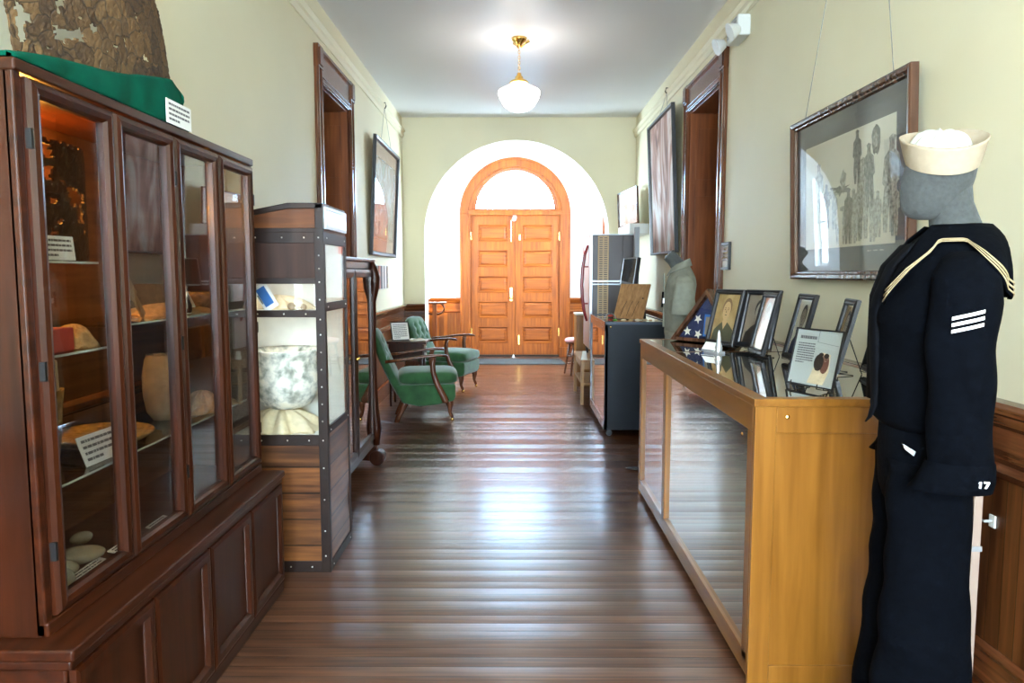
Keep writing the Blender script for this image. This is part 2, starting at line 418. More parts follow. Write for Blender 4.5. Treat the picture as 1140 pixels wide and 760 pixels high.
# ------------------------------------------------------------------ mesh helpers
class MB:
    def __init__(s, org=(0, 0, 0)):
        s.v, s.f, s.m = [], [], []
        s.o = Vector(org)
        s.T = Matrix.Identity(4)
        s.mats = []
        s.cur = 0

    def mat(s, m):
        if m not in s.mats:
            s.mats.append(m)
        s.cur = s.mats.index(m)
        return s

    def add(s, vs, fs):
        k = len(s.v)
        s.v += [s.T @ (Vector(p) - s.o) for p in vs]
        s.f += [[k + i for i in f] for f in fs]
        s.m += [s.cur] * len(fs)
        return s

    def box(s, x0, x1, y0, y1, z0, z1):
        vs = [(x0, y0, z0), (x1, y0, z0), (x1, y1, z0), (x0, y1, z0), (x0, y0, z1), (x1, y0, z1), (x1, y1, z1), (x0, y1, z1)]
        return s.add(vs, [(0, 3, 2, 1), (4, 5, 6, 7), (0, 1, 5, 4), (1, 2, 6, 5), (2, 3, 7, 6), (3, 0, 4, 7)])

    def prism(s, poly, axis, a, b):
        n = len(poly)
        def P(p, q):
            return {'X': (q, p[0], p[1]), 'Y': (p[0], q, p[1]), 'Z': (p[0], p[1], q)}[axis]
        vs = [P(p, a) for p in poly] + [P(p, b) for p in poly]
        fs = [tuple(range(n))[::-1], tuple(range(n, 2 * n))]
        fs += [(i, (i + 1) % n, n + (i + 1) % n, n + i) for i in range(n)]
        return s.add(vs, fs)

    def loft(s, rings, cap=True, closed=True):
        n = len(rings[0])
        vs = [p for r in rings for p in r]
        fs = []
        for i in range(len(rings) - 1):
            for j in range(n if closed else n - 1):
                j2 = (j + 1) % n
                fs.append((i * n + j, i * n + j2, (i + 1) * n + j2, (i + 1) * n + j))
        if cap:
            fs.append(tuple(range(n))[::-1])
            fs.append(tuple((len(rings) - 1) * n + j for j in range(n)))
        return s.add(vs, fs)

    def tube(s, pts, r, n=8, cap=True):
        pts = [Vector(p) for p in pts]
        rs = r if isinstance(r, (list, tuple)) else [r] * len(pts)
        rings = []
        up = Vector((0, 0, 1))
        d0 = (pts[1] - pts[0]).normalized()
        if abs(d0.dot(up)) > 0.9:
            up = Vector((1, 0, 0))
        for i, p in enumerate(pts):
            d = (pts[min(i + 1, len(pts) - 1)] - pts[max(i - 1, 0)]).normalized()
            a = d.cross(up).normalized()
            b = a.cross(d).normalized()
            rings.append([p + (a * math.cos(2 * PI * k / n) + b * math.sin(2 * PI * k / n)) * rs[i] for k in range(n)])
        return s.loft(rings, cap)

    def lathe(s, prof, c=(0, 0, 0), n=20, sx=1, sy=1, cap=True, wob=0):
        rings = []
        for (r, z) in prof:
            rings.append([(c[0] + sx * r * (1 + wob * math.sin(3 * a + 9 * z)) * math.cos(a), c[1] + sy * r * (1 + wob * math.sin(2 * a + 5 * z)) * math.sin(a), c[2] + z)
                          for a in [2 * PI * k / n for k in range(n)]])
        return s.loft(rings, cap)

    def ell(s, c, rx, ry, rz, n=14, m=8):
        prof = [(max(0.02, math.sin(PI * i / m)), -math.cos(PI * i / m)) for i in range(m + 1)]
        rings = [[(c[0] + rx * r * math.cos(2 * PI * k / n), c[1] + ry * r * math.sin(2 * PI * k / n), c[2] + rz * z) for k in range(n)] for r, z in prof]
        return s.loft(rings)

    def grid(s, fn, nu, nv):
        vs = [fn(i / nu, j / nv) for i in range(nu + 1) for j in range(nv + 1)]
        fs = [(i * (nv + 1) + j, (i + 1) * (nv + 1) + j, (i + 1) * (nv + 1) + j + 1, i * (nv + 1) + j + 1) for i in range(nu) for j in range(nv)]
        return s.add(vs, fs)

    def rframe(s, x0, x1, z0, z1, prof, y=0):
        """mitred frame in the XZ plane; prof = closed list of (inset, depth towards -y)"""
        rings = []
        for (sx, sz, cx, cz) in ((1, 1, x0, z0), (-1, 1, x1, z0), (-1, -1, x1, z1), (1, -1, x0, z1)):
            rings.append([(cx + sx * a, y - d, cz + sz * a) for a, d in prof])
        n = len(prof)
        vs = [p for r in rings for p in r]
        fs = []
        for i in range(4):
            for j in range(n):
                fs.append((i * n + j, ((i + 1) % 4) * n + j, ((i + 1) % 4) * n + (j + 1) % n, i * n + (j + 1) % n))
        return s.add(vs, fs)

    def build(s, name, mat=None, parent=None, bevel=0, seg=2, smooth=False, sub=0, solid=0):
        me = bpy.data.meshes.new(name)
        me.from_pydata([tuple(v) for v in s.v], [], s.f)
        mats = s.mats if s.mats else [mat]
        for q in mats:
            me.materials.append(q)
        if s.mats:
            me.polygons.foreach_set('material_index', s.m)
        bm = bmesh.new(); bm.from_mesh(me)
        bmesh.ops.recalc_face_normals(bm, faces=bm.faces)
        bm.to_mesh(me); bm.free()
        if smooth:
            me.polygons.foreach_set('use_smooth', [True] * len(me.polygons))
        me.update()
        o = bpy.data.objects.new(name, me)
        COL.objects.link(o)
        if parent:
            o.parent = parent
        if solid:
            md = o.modifiers.new('solid', 'SOLIDIFY'); md.thickness = solid; md.offset = 0
        if bevel:
            md = o.modifiers.new('bevel', 'BEVEL'); md.width = bevel; md.segments = seg; md.limit_method = 'ANGLE'
            md.angle_limit = math.radians(40)
            md.harden_normals = False
        if sub:
            md = o.modifiers.new('sub', 'SUBSURF'); md.levels = sub; md.render_levels = sub
        return o


def tag(o, label, cat, group=None):
    o['label'] = label
    o['category'] = cat
    if group:
        o['group'] = group
    return o


def thing(name, label, cat, loc=(0, 0, 0), rz=0, group=None, rx=0):
    o = bpy.data.objects.new(name, None)
    o.empty_display_size = 0.1
    COL.objects.link(o)
    o.location = loc
    o.rotation_euler = (rx, 0, rz)
    return tag(o, label, cat, group)


def struct(o):
    o['kind'] = 'structure'
    return o


def copy_tree(o, parent=None):
    c = o.copy()
    COL.objects.link(c)
    if parent:
        c.parent = parent
    for ch in list(o.children):
        copy_tree(ch, c)
    return c
# ------------------------------------------------------------------ the room
XL, XR, H = -1.48, 1.59, 3.43
YB, YA, YD = -2.2, 9.85, 12.35        # rear wall, arch wall, entrance door wall

struct(MB().box(-1.9, 2.0, YB - .2, YD + .3, -0.12, 0).build('floor', M['floor']))
struct(MB().box(-1.95, 2.05, YB - .2, YA + .2, H, H + .12).build('ceiling', M['ceil']))
struct(MB().box(-1.95, 2.05, YA + .2, YD + .3, 3.6, 3.72).build('ceiling_lobby', M['lobby']))


def side_wall(name, xa, xb, y0, y1, top):
    b = MB()
    b.box(xa, xb, YB - .2, y0, 0, H)
    b.box(xa, xb, y1, YA + .4, 0, H)
    b.box(xa, xb, y0, y1, top, H)
    return struct(b.build(name, M['wall']))


LD = (5.70, 6.67, 2.83)
RD = (5.77, 6.84, 2.85)
side_wall('wall_left', -1.93, XL, *LD)
side_wall('wall_right', XR, 2.04, *RD)

# rear wall with a tall window
b = MB()
b.box(-1.93, -1.05, YB - .2, YB, 0, H).box(1.15, 2.04, YB - .2, YB, 0, H).box(-1.05, 1.15, YB - .2, YB, 3.0, H).box(-1.05, 1.15, YB - .2, YB, 0, .8)
struct(b.build('wall_rear', M['wall']))
w = MB()
w.T = Matrix.Translation((0, YB - .04, 0))
w.rframe(-1.05, 1.15, .8, 3.0, [(0, 0), (.08, 0), (.08, .05), (0, .05)])
w.box(.02, .08, -.05, 0, .85, 2.95).box(-1.0, 1.1, -.05, 0, 1.85, 1.9)
wf = struct(w.build('window_3', M['trimw']))
MB().box(-1.0, 1.1, YB - .07, YB - .064, .85, 2.95).build('pane', M['glass'], wf)


# arch wall
def arch_wall(name, y0, y1, x0, x1, z1, cx, hw, zs, mat, n=40, rad=None):
    r = rad or hw
    pts = [(cx - hw, 0)] + [(cx - r * math.cos(PI * i / n), zs + r * math.sin(PI * i / n)) for i in range(n + 1)] + [(cx + hw, 0)]
    b = MB()
    vs, fs = [], []
    for y in (y0, y1):
        k = len(vs)
        vs += [(p[0], y, p[1]) for p in pts]
        vs += [(min(x1, max(x0, (x0 if i == 0 else x1 if i == len(pts) - 1 else x0 + (x1 - x0) * (i - 1) / n))), y, (0 if i in (0, len(pts) - 1) else z1)) for i in range(len(pts))]
        m = len(pts)
        for i in range(m - 1):
            fs.append((k + i, k + i + 1, k + m + i + 1, k + m + i))
    m = len(pts)
    for i in range(m - 1):
        fs.append((i, i + 1, 2 * m + i + 1, 2 * m + i))
    b.add(vs, fs)
    return b.build(name, mat)


AX, AR, AZ = 0.023, 1.221, 1.915
o = arch_wall('wall_arch', YA, YA + .35, -1.6, 1.7, H + .17, AX, AR, AZ, M['wall'])
struct(o)
o.data.materials.append(M['lobby'])
for p in o.data.polygons:
    c = p.center
    if c.y > YA + .02:
        p.material_index = 1
struct(arch_wall('wall_entrance', YD, YD + .25, -1.6, 1.7, 3.62, 0.007, .80, 2.38, M['lobby']))


def lobby_side(name, xa, xb):
    b = MB()
    y0, y1, z0, z1 = 10.42, 11.27, 1.3, 2.6
    b.box(xa, xb, YA + .2, y0, 0, 3.62).box(xa, xb, y1, YD + .25, 0, 3.62).box(xa, xb, y0, y1, 0, z0).box(xa, xb, y0, y1, z1, 3.62)
    return struct(b.build(name, M['lobby']))


lobby_side('wall_lobby_left', -1.68, -1.45)
lobby_side('wall_lobby_right', 1.47, 1.70)
for nm, x in (('window_1', -1.56), ('window_2', 1.58)):
    w = MB()
    w.T = Matrix.Translation((x, 10.845, 0)) @ Matrix.Rotation(PI / 2, 4, 'Z')
    w.rframe(-.425, .425, 1.3, 2.6, [(0, -.02), (.05, -.02), (.05, .02), (0, .02)])
    w.box(-.4, .4, -.015, .015, 1.93, 1.97)
    wf = struct(w.build(nm, M['lobby']))
    MB().box(x - .003, x + .003, 10.45, 11.24, 1.33, 2.57).build('pane', M['glass'], wf)

# wainscot: cap, frieze, lower moulding, beadboard, baseboard
PROF = [(0, 0), (.022, 0), (.022, .15), (.012, .17), (.008, .18), (.008, .73), (.020, .74), (.034, .765), (.026, .79), (.012, .80), (.012, .90), (.026, .915),
        (.036, .945), (.05, .955), (.055, .975), (.048, .99), (.0, .992)]


def wainscot(name, wall, a, b_, sign=1):
    """wall 'L'/'R' runs along Y from a to b; ('A', y) runs along X"""
    base, bead, cap = PROF[:5], (), ()
    def mk(poly, mat, nm):
        b = MB()
        if wall == 'L':
            b.prism([(XL + d, z) for d, z in poly], 'Y', a, b_)
        elif wall == 'R':
            b.prism([(XR - d, z) for d, z in poly], 'Y', a, b_)
        elif wall == 'LL':
            b.prism([(-1.45 + d, z) for d, z in poly], 'Y', a, b_)
        elif wall == 'LR':
            b.prism([(1.47 - d, z) for d, z in poly], 'Y', a, b_)
        else:
            b.prism([(wall - d, z) for d, z in poly], 'X', a, b_)
        return b.build(nm, mat)
    along_x = not isinstance(wall, str)
    long = M['trimx'] if along_x else M['trimy']
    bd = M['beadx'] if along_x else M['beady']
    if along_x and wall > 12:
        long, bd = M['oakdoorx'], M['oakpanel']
    struct(mk([(0, 0), (.022, 0), (.022, .15), (.012, .17), (0, .17)], long, 'baseboard_' + name))
    struct(mk([(0, .17), (.008, .17), (.008, .74), (0, .74)], bd, 'wainscot_' + name))
    struct(mk([(0, .74)] + PROF[6:], long, 'trim_chair_rail_' + name))


wainscot('left_near', 'L', YB, 5.56)
wainscot('left_far', 'L', 6.80, YA)
wainscot('right_near', 'R', YB, 5.62)
wainscot('right_far', 'R', 6.97, YA)
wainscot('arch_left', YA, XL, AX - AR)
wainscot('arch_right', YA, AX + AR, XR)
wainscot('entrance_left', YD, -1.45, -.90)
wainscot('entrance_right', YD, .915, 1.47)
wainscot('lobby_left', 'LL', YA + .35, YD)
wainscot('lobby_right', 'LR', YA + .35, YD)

# painted picture mouldings
for nm, s, x in (('trim_picture_rail_left', 1, XL), ('trim_picture_rail_right', -1, XR)):
    b = MB().prism([(x, 3.165), (x + s * .012, 3.165), (x + s * .03, 3.19), (x + s * .026, 3.225), (x + s * .045, 3.25), (x + s * .04, 3.265), (x, 3.27)], 'Y', YB, YA - .02)
    struct(b.build(nm, M['wall']))
struct(MB().box(1.44, 1.47, 12.12, 12.24, 0, 2.38).build('trim_lobby_corner', M['oakdoor']))
struct(MB().box(-1.45, -1.42, 12.12, 12.24, 0, 1.9).build('trim_lobby_corner_left', M['oakdoor']))


# side doorways: casings with corner blocks, deep panelled reveal, closed door
def doorway(nm, x, s, y0, y1, top, o0, o1, otop):
    """s=+1: wall faces +X"""
    def bx(b, d0, d1, *a):
        xs = sorted((x + s * d0, x + s * d1))
        return b.box(xs[0], xs[1], *a)
    c = MB()
    for (a, b_) in ((o0, y0 + .008), (y1 - .008, o1)):
        bx(c, -.01, .022, a, b_, 0, otop - .16)
        bx(c, .02, .034, a + .012, a + .034, .2, otop - .16)
        bx(c, .02, .034, b_ - .034, b_ - .012, .2, otop - .16)
        bx(c, -.01, .03, a - .004, b_ + .004, 0, .2)
        bx(c, -.01, .038, a - .006, b_ + .006, otop - .165, otop)          # corner blocks
        bx(c, .036, .046, a + .018, b_ - .018, otop - .145, otop - .02)
    bx(c, -.01, .022, y0, y1, top, otop - .01)
    bx(c, .02, .042, y0 - .01, y1 + .01, otop - .035, otop - .012)
    bx(c, .02, .036, y0, y1, top + .006, top + .03)
    bx(c, .02, .03, y0, y1, top + .045, top + .06)
    struct(c.build('trim_' + nm + '_casing', M['trimw'], bevel=.003))
    r = MB()
    D = -.40
    bx(r, D, -.005, y0 - .02, y0 + .012, 0, top)
    bx(r, D, -.005, y1 - .012, y1 + .02, 0, top)
    bx(r, D, -.005, y0, y1, top - .012, top + .02)
    for z0, z1 in ((.25, 1.0), (1.15, 2.1), (2.25, 2.7)):
        for yy in (y0 + .012, y1 - .018):
            bx(r, D + .06, -.06, yy, yy + .006, z0, z1)
    struct(r.build('trim_' + nm + '_reveal', M['reveal'], bevel=.002))
    d = MB()
    bx(d, D, D + .045, y0 + .01, y1 - .01, .01, 2.12)
    bx(d, D, D + .06, y0 + .01, y1 - .01, 2.12, 2.2)
    bx(d, D, D + .03, y0 + .01, y1 - .01, 2.2, top)
    dr = struct(d.build(nm, M['reveal'], bevel=.003))
    p = MB()
    ym = (y0 + y1) / 2
    for z0, z1 in ((.2, .75), (.88, 1.2), (1.33, 2.0)):
        for (a, b_) in ((y0 + .13, ym - .06), (ym + .06, y1 - .13)):
            bx(p, D + .045, D + .056, a, b_, z0, z1)
    p.build('panel', M['reveal'], dr, bevel=.006)
    k = MB(); k.ell((x + s * (D + .09), y0 + .09, 1.0), .03, .03, .03)
    k.build('door_knob', M['brass'], dr, smooth=True)


M['reveal'] = wood('reveal_wood', (0.11, 0.030, 0.009), (0.25, 0.078, 0.023), 'Z', 0.32, 0.3, scale=.6)
doorway('door_2', XL, 1, *LD, 5.575, 6.80, 3.085)
doorway('door_3', XR, -1, *RD, 5.64, 6.97, 3.09)

# entrance: arched frame, double doors, fanlight
DX = 0.007
fr = MB()
n = 40
def band(r0, r1, y0, y1, zs, b):
    rings = []
    for i in range(n + 1):
        a = PI * i / n
        ca, sa = -math.cos(a), math.sin(a)
        rings.append([(DX + r0 * ca, y0, zs + r0 * sa), (DX + r1 * ca, y0, zs + r1 * sa), (DX + r1 * ca, y1, zs + r1 * sa), (DX + r0 * ca, y1, zs + r0 * sa)])
    b.loft(rings)
band(.775, .908, YD - .035, YD + .1, 2.38, fr)
band(.885, .918, YD - .055, YD, 2.38, fr)
band(.72, .80, YD + .0, YD + .12, 2.40, fr)
band(.685, .735, YD + .03, YD + .12, 2.42, fr)
for s in (-1, 1):
    xs = sorted((DX + s * .745, DX + s * .908)); fr.box(xs[0], xs[1], YD - .035, YD + .1, 0, 2.38)
    xs = sorted((DX + s * .885, DX + s * .918)); fr.box(xs[0], xs[1], YD - .055, YD, .16, 2.38)
    xs = sorted((DX + s * .765, DX + s * .79)); fr.box(xs[0], xs[1], YD - .045, YD, .16, 2.38)
    xs = sorted((DX + s * .74, DX + s * .922)); fr.box(xs[0], xs[1], YD - .06, YD, 0, .16)
fr.box(DX - .79, DX + .79, YD - .03, YD + .1, 2.355, 2.44)
fr.box(DX - .79, DX + .79, YD - .045, YD, 2.425, 2.445)
struct(fr.build('trim_entrance_frame', M['oakdoor'], bevel=.004))
fan = MB()
band(.655, .69, YD + .06, YD + .1, 2.44, fan)
fan.box(DX - .69, DX + .69, YD + .06, YD + .1, 2.44, 2.47)
fan.lathe([(.07, 0), (.07, .03)], (DX, YD + .08, 2.44), n=12)
fo = struct(fan.build('window_4', M['oakdoor']))
g = MB()
pts = [(DX - .67 * math.cos(PI * i / 24), 2.45 + .67 * math.sin(PI * i / 24)) for i in range(25)]
g.prism(pts, 'Y', YD + .078, YD + .083)
g.build('pane', M['glass'], fo)


def leaf(nm, x0, x1, handed):
    y0 = YD + .03
    W = x1 - x0
    d = MB()
    st = .115
    rows = [(0.225, .475), (.60, .86), (.985, 1.26), (1.385, 1.665), (1.79, 2.21)]
    rows = [(.22 + i * .425, .22 + i * .425 + .29) for i in range(5)]
    d.box(x0, x0 + st, y0, y0 + .045, .03, 2.355)
    d.box(x1 - st, x1, y0, y0 + .045, .03, 2.355)
    z = .03
    for a, b_ in rows:
        d.box(x0 + st, x1 - st, y0, y0 + .045, z, a)
        z = b_
    d.box(x0 + st, x1 - st, y0, y0 + .045, z, 2.355)
    o = struct(d.build(nm, M['oakdoor'], bevel=.003))
    for a, b_ in rows:
        p = MB()
        p.box(x0 + st, x1 - st, y0 + .022, y0 + .04, a, b_)
        p.T = Matrix.Translation((0, y0 + .004, 0))
        p.rframe(x0 + st, x1 - st, a, b_, [(0, -.02), (.0, .004), (.014, .006), (.026, -.012), (.03, -.02)])
        p.T = Matrix.Identity(4)
        p.loft([[(x0 + st + q, y, a + q), (x1 - st - q, y, a + q), (x1 - st - q, y, b_ - q), (x0 + st + q, y, b_ - q)] for q, y in ((.04, y0 + .024), (.065, y0 + .008))])
        p.build('panel', M['oakdoorx'], o)
    for z in (.35, 1.95):
        hx = x0 + .005 if handed < 0 else x1 - .005
        MB().box(hx - .012, hx + .012, y0 - .012, y0 + .002, z, z + .13).build('hinge', M['brass'], o)
    return o


dl = leaf('door_1', DX - .742, DX - .004, -1)
drr = leaf('door_4', DX + .004, DX + .742, 1)
lk = MB().box(-.085, -.035, YD + .014, YD + .03, .93, 1.16)
lk.build('lock_plate', M['brass'], dl, bevel=.004)
k = MB(); k.ell((-.06, YD - .01, .99), .028, .03, .028); k.box(-.075, -.045, YD + .0, YD + .018, 1.05, 1.12)
k.build('door_knob', M['brass'], dl, smooth=False)
bt = MB(); bt.box(-.068, -.052, YD + .01, YD + .03, 1.92, 2.28); bt.build('slide_bolt', M['brass'], dl)
bt = MB(); bt.box(.07, .095, YD + .012, YD + .03, 1.95, 2.04); bt.build('upper_latch', M['brass'], drr)
bt = MB(); bt.ell((-.012, YD - .0, 2.29), .035, .025, .035); bt.box(-.03, .03, YD + .0, YD + .03, 2.3, 2.355); bt.build('door_contact', M['white_plastic'], dl, smooth=True)
bt = MB(); bt.box(.06, .08, YD + .012, YD + .03, .2, .36); bt.build('lower_bolt', M['brass'], drr)
for x in (-.735, -.005):
    pass
struct(MB().box(DX - .79, DX + .79, YD + .078, YD + .10, 0, 2.40).build('trim_door_stop', M['oakdoor']))
struct(MB().box(DX - .745, DX + .745, YD - .0, YD + .1, 0, .03).build('trim_threshold', M['strap']))
b = MB().prism([(-.66, 11.25), (.80, 11.25), (.735, 11.95), (-.70, 11.95)], 'Z', 0.0005, .012)
tag(b.build('door_mat', M['rubber'], bevel=.003), 'long dark ribbed rubber mat lying before the double entrance doors', 'door mat')
for x in (-.02, -.72):
    st = MB().lathe([(.03, 0), (.03, .008), (.018, .012), (.016, .04), (.001, .045)], (x, 12.2, 0), n=12)
    tag(st.build('door_stop', M['white_plastic'], smooth=True), 'small white door stop on the floor ' + ('where the two entrance doors meet' if x > -.1 else 'at the left edge of the entrance doors'), 'door stop', 'white door stops at the entrance')

# schoolhouse pendant lamp
t = thing('pendant_lamp', 'brass pendant lamp with glowing white opal schoolhouse globe on the ceiling', 'lamp', (.038, 6.6, 2.80))
o = (.038, 6.6, 2.80)
c = (.038, 6.6, 0)
MB(o).lathe([(.03, 2.81), (.085, 2.822), (.135, 2.86), (.17, 2.92), (.184, 2.965), (.178, 2.985), (.13, 3.01), (.09, 3.03), (.07, 3.045), (.065, 3.06)], c, 32).build('globe', M['lampglass'], t, smooth=True)
MB(o).lathe([(.075, 3.045), (.082, 3.055), (.07, 3.07), (.035, 3.085), (.034, 3.105), (.02, 3.11), (.018, 3.135), (.006, 3.14)], c, 24).build('shade_holder', M['brass'], t, smooth=True)
ch = MB(o)
for i in range(9):
    z = 3.152 + i * .023
    R = Matrix.Translation((0, 0, 0))
    ring = [(c[0] + (.009 * math.cos(a) if i % 2 else 0), c[1] + (0 if i % 2 else .009 * math.cos(a)), z + .015 * math.sin(a)) for a in [2 * PI * k / 10 for k in range(11)]]
    ch.tube(ring, .0028, 5)
ch.build('chain', M['brass'], t, smooth=True)
mt = MB(o)
mt.lathe([(.012, 3.355), (.02, 3.36), (.03, 3.38), (.062, 3.41), (.07, 3.43), (.0, 3.43)], c, 20)
for a in (0, 2.1, 4.2):
    mt.tube([(c[0] + .015 * math.cos(a), c[1] + .015 * math.sin(a), 3.35), (c[0] + .05 * math.cos(a), c[1] + .05 * math.sin(a), 3.385), (c[0] + .085 * math.cos(a), c[1] + .085 * math.sin(a), 3.41)], [.006, .008, .016], 7)
mt.build('canopy', M['brass'], t, smooth=True)


def lines(nm, parent, x0, x1, z0, z1, n, y, tall=.45, short_last=True, head=False):
    """rows of print on a sheet in the local XZ plane"""
    b = MB()
    dz = (z1 - z0) / n
    rnd = random.Random(n * 31 + int(abs(x0) * 1000))
    for i in range(n):
        zc = z1 - (i + .5) * dz
        x = x0
        end = x1 if not (short_last and i == n - 1) else x0 + (x1 - x0) * .5
        hh = dz * tall * (1.5 if head and i == 0 else 1) / 2
        while x < end - .002:
            wd = min(rnd.uniform(.03, .10) * (x1 - x0) * 1.6, end - x)
            b.box(x, x + wd, y - .0004, y, zc - hh, zc + hh)
            x += wd + (x1 - x0) * .02
    return b.build(nm, M['ink'], parent)


def card(label, loc, rz, rx, w, h, n=4, group=None, name='label_card', cat='label card', thick=.003):
    t = thing(name, label, cat, loc, rz, group, rx)
    MB().box(-w / 2, w / 2, 0, thick, 0, h).build('sheet', M['paper'], t)
    lines('print', t, -w / 2 + w * .08, w / 2 - w * .08, h * .1, h * .92, n, 0)
    return t


# ================================================================= LEFT SIDE
# mahogany china cabinet: base with panelled doors, glazed hutch
cx = -1.01
t = thing('china_cabinet', 'tall dark mahogany china cabinet with four narrow glass doors at the left wall', 'cabinet', (-1.24, 2.375, 0))
o = (-1.24, 2.375, 0)
BY0, BY1, HY0, HY1 = 1.60, 3.15, 1.66, 3.13
b = MB(o)
b.box(XL + .025, cx - .022, BY0 + .01, BY1 - .01, .0, .50)
b.box(XL + .02, cx - .012, BY0 + .004, BY1 - .004, .0, .05)
b.box(XL + .02, cx + .004, BY0, BY1, .515, .543)
b.box(XL + .02, cx - .006, BY0 + .006, BY1 - .006, .49, .515)
b.build('base', M['mahoy'], t, bevel=.006, seg=3)
pw = (BY1 - BY0 - .03) / 4
for i in range(4):
    y0 = BY0 + .015 + i * pw
    d = MB()
    d.T = Matrix.Translation((cx - o[0] - .020, 0, 0)) @ Matrix.Rotation(PI / 2, 4, 'Z') @ Matrix.Translation((0, 0, 0))
    # local x -> world y
    a, c_ = y0 - o[1] + .004, y0 - o[1] + pw - .004
    d.rframe(a, c_, .06, .487, [(0, 0), (0, .016), (.012, .02), (.034, .02), (.044, .008), (.046, 0)])
    dd = d.build('base_door', M['maho'], t)
    d = MB(); d.T = Matrix.Translation((cx - o[0] - .020, 0, 0)) @ Matrix.Rotation(PI / 2, 4, 'Z')
    d.box(a + .04, c_ - .04, -.004, .002, .10, .45)
    d.build('panel', M['maho'], dd)
hx = -1.10
b = MB(o)
b.box(XL + .02, XL + .035, HY0, HY1, .543, 1.86)                     # back
b.build('back_panel', M['mahoin'], t)
b = MB(o)
MB(o).box(XL + .02, hx - .018, HY0, HY0 + .022, .543, 1.87).build('end_panel', M['maho'], t, bevel=.002)
MB(o).box(XL + .02, hx - .018, HY1 - .022, HY1, .543, 1.87).build('end_panel', M['maho'], t, bevel=.002)
b.box(XL + .02, hx - .018, HY0 + .02, HY1 - .02, .543, .575)
b.box(XL + .02, hx + .004, HY0 - .004, HY1 + .004, 1.845, 1.873)
b.box(hx - .03, hx - .004, HY0, HY0 + .028, .543, 1.85)
b.box(hx - .03, hx - .004, HY1 - .028, HY1, .543, 1.85)
b.box(hx - .03, hx + .002, HY0, HY1, .543, .578)
for i in (1, 2, 3):
    yy = HY0 + .028 + i * (HY1 - HY0 - .056) / 4
    b.box(hx - .035, hx - .012, yy - .012, yy + .012, .57, 1.85)
b.build('hutch_case', M['mahoy'], t, bevel=.005, seg=3)
dw = (HY1 - HY0 - .050) / 4
for i in range(4):
    a = HY0 + .025 + i * dw + .003 - o[1]
    c_ = a + dw - .006
    T = Matrix.Translation((hx - o[0] - .006, 0, 0)) @ Matrix.Rotation(PI / 2, 4, 'Z')
    d = MB(); d.T = T
    d.rframe(a, c_, .585, 1.838, [(0, -.006), (0, .010), (.008, .020), (.020, .024), (.033, .020), (.040, .010), (.040, -.006)])
    dd = d.build('glass_door', M['maho'], t, smooth=False)
    d = MB(); d.T = T
    d.box(a + .036, c_ - .036, .0, .003, .62, 1.80)
    d.build('pane', M['oldglass'], dd)
    for z in (.72, 1.15, 1.68):
        h = MB(); h.T = T
        side = a if i % 2 == 0 else c_
        h.box(side - .004, side + .004, -.02, -.006, z, z + .045)
        h.build('hinge', M['iron'], dd)
for z, y0, y1 in ((1.425, HY0 + .03, 2.03), (1.19, HY0 + .03, 2.11), (1.245, 2.12, HY1 - .03), (.86, HY0 + .03, HY1 - .03)):
    b = MB(o); b.box(XL + .04, hx - .045, y0, y1, z, z + .006)
    sh = b.build('glass_shelf', M['shelfglass'], t)
    b = MB(o); b.box(hx - .0455, hx - .044, y0, y1, z, z + .006); b.build('shelf_edge', M['edgeglass'], sh)
b = MB(o); b.lathe([(.012, 0), (.03, .01), (.036, .03), (.03, .05), (.012, .062)], (-1.39, 2.10, 1.66), 14)
b.build('bulb', M['bulb_orange'], t, smooth=True)

# things on the cabinet's shelves
def shard(name, label, cat, fn_outline, holes, loc, rz, thick, mat, curve=0.0, group=None, seed=1, nx=70, nz=34, W=1, Hh=1, lean=0):
    """curved broken sheet on a fine grid with ragged holes"""
    rnd = random.Random(seed)
    b = MB()
    jit = {}
    def P(i, j):
        if (i, j) not in jit:
            jit[(i, j)] = (rnd.uniform(-.3, .3), rnd.uniform(-.3, .3), rnd.uniform(-1, 1))
        q = jit[(i, j)]
        u = (i + q[0]) / nx; v = (j + q[1]) / nz
        x = (u - .5) * W; z = v * Hh
        return (x, curve * (4 * (u - .5) ** 2) - lean * v + q[2] * .0015, z)
    idx = {}; vs = []; fs = []
    def V(i, j):
        if (i, j) not in idx:
            idx[(i, j)] = len(vs); vs.append(P(i, j))
        return idx[(i, j)]
    for i in range(nx):
        for j in range(nz):
            u, v = (i + .5) / nx, (j + .5) / nz
            lo, hi = fn_outline(u)
            wob = .02 * math.sin(u * 61 + seed) + .012 * math.sin(u * 133)
            if v < lo or v > hi + wob:
                continue
            bad = False
            for (hu, hv, ru, rv) in holes:
                a = math.atan2((v - hv) / rv, (u - hu) / ru)
                rr = 1 + .28 * math.sin(3 * a + hu * 40) + .2 * math.sin(7 * a + hv * 30)
                if ((u - hu) / ru) ** 2 + ((v - hv) / rv) ** 2 < rr * rr:
                    bad = True
            if bad:
                continue
            fs.append((V(i, j), V(i + 1, j), V(i + 1, j + 1), V(i, j + 1)))
    b.add(vs, fs)
    ob = b.build(name, mat, None, solid=thick)
    ob.location = loc
    ob.rotation_euler = (0, 0, rz)
    return tag(ob, label, cat, group)


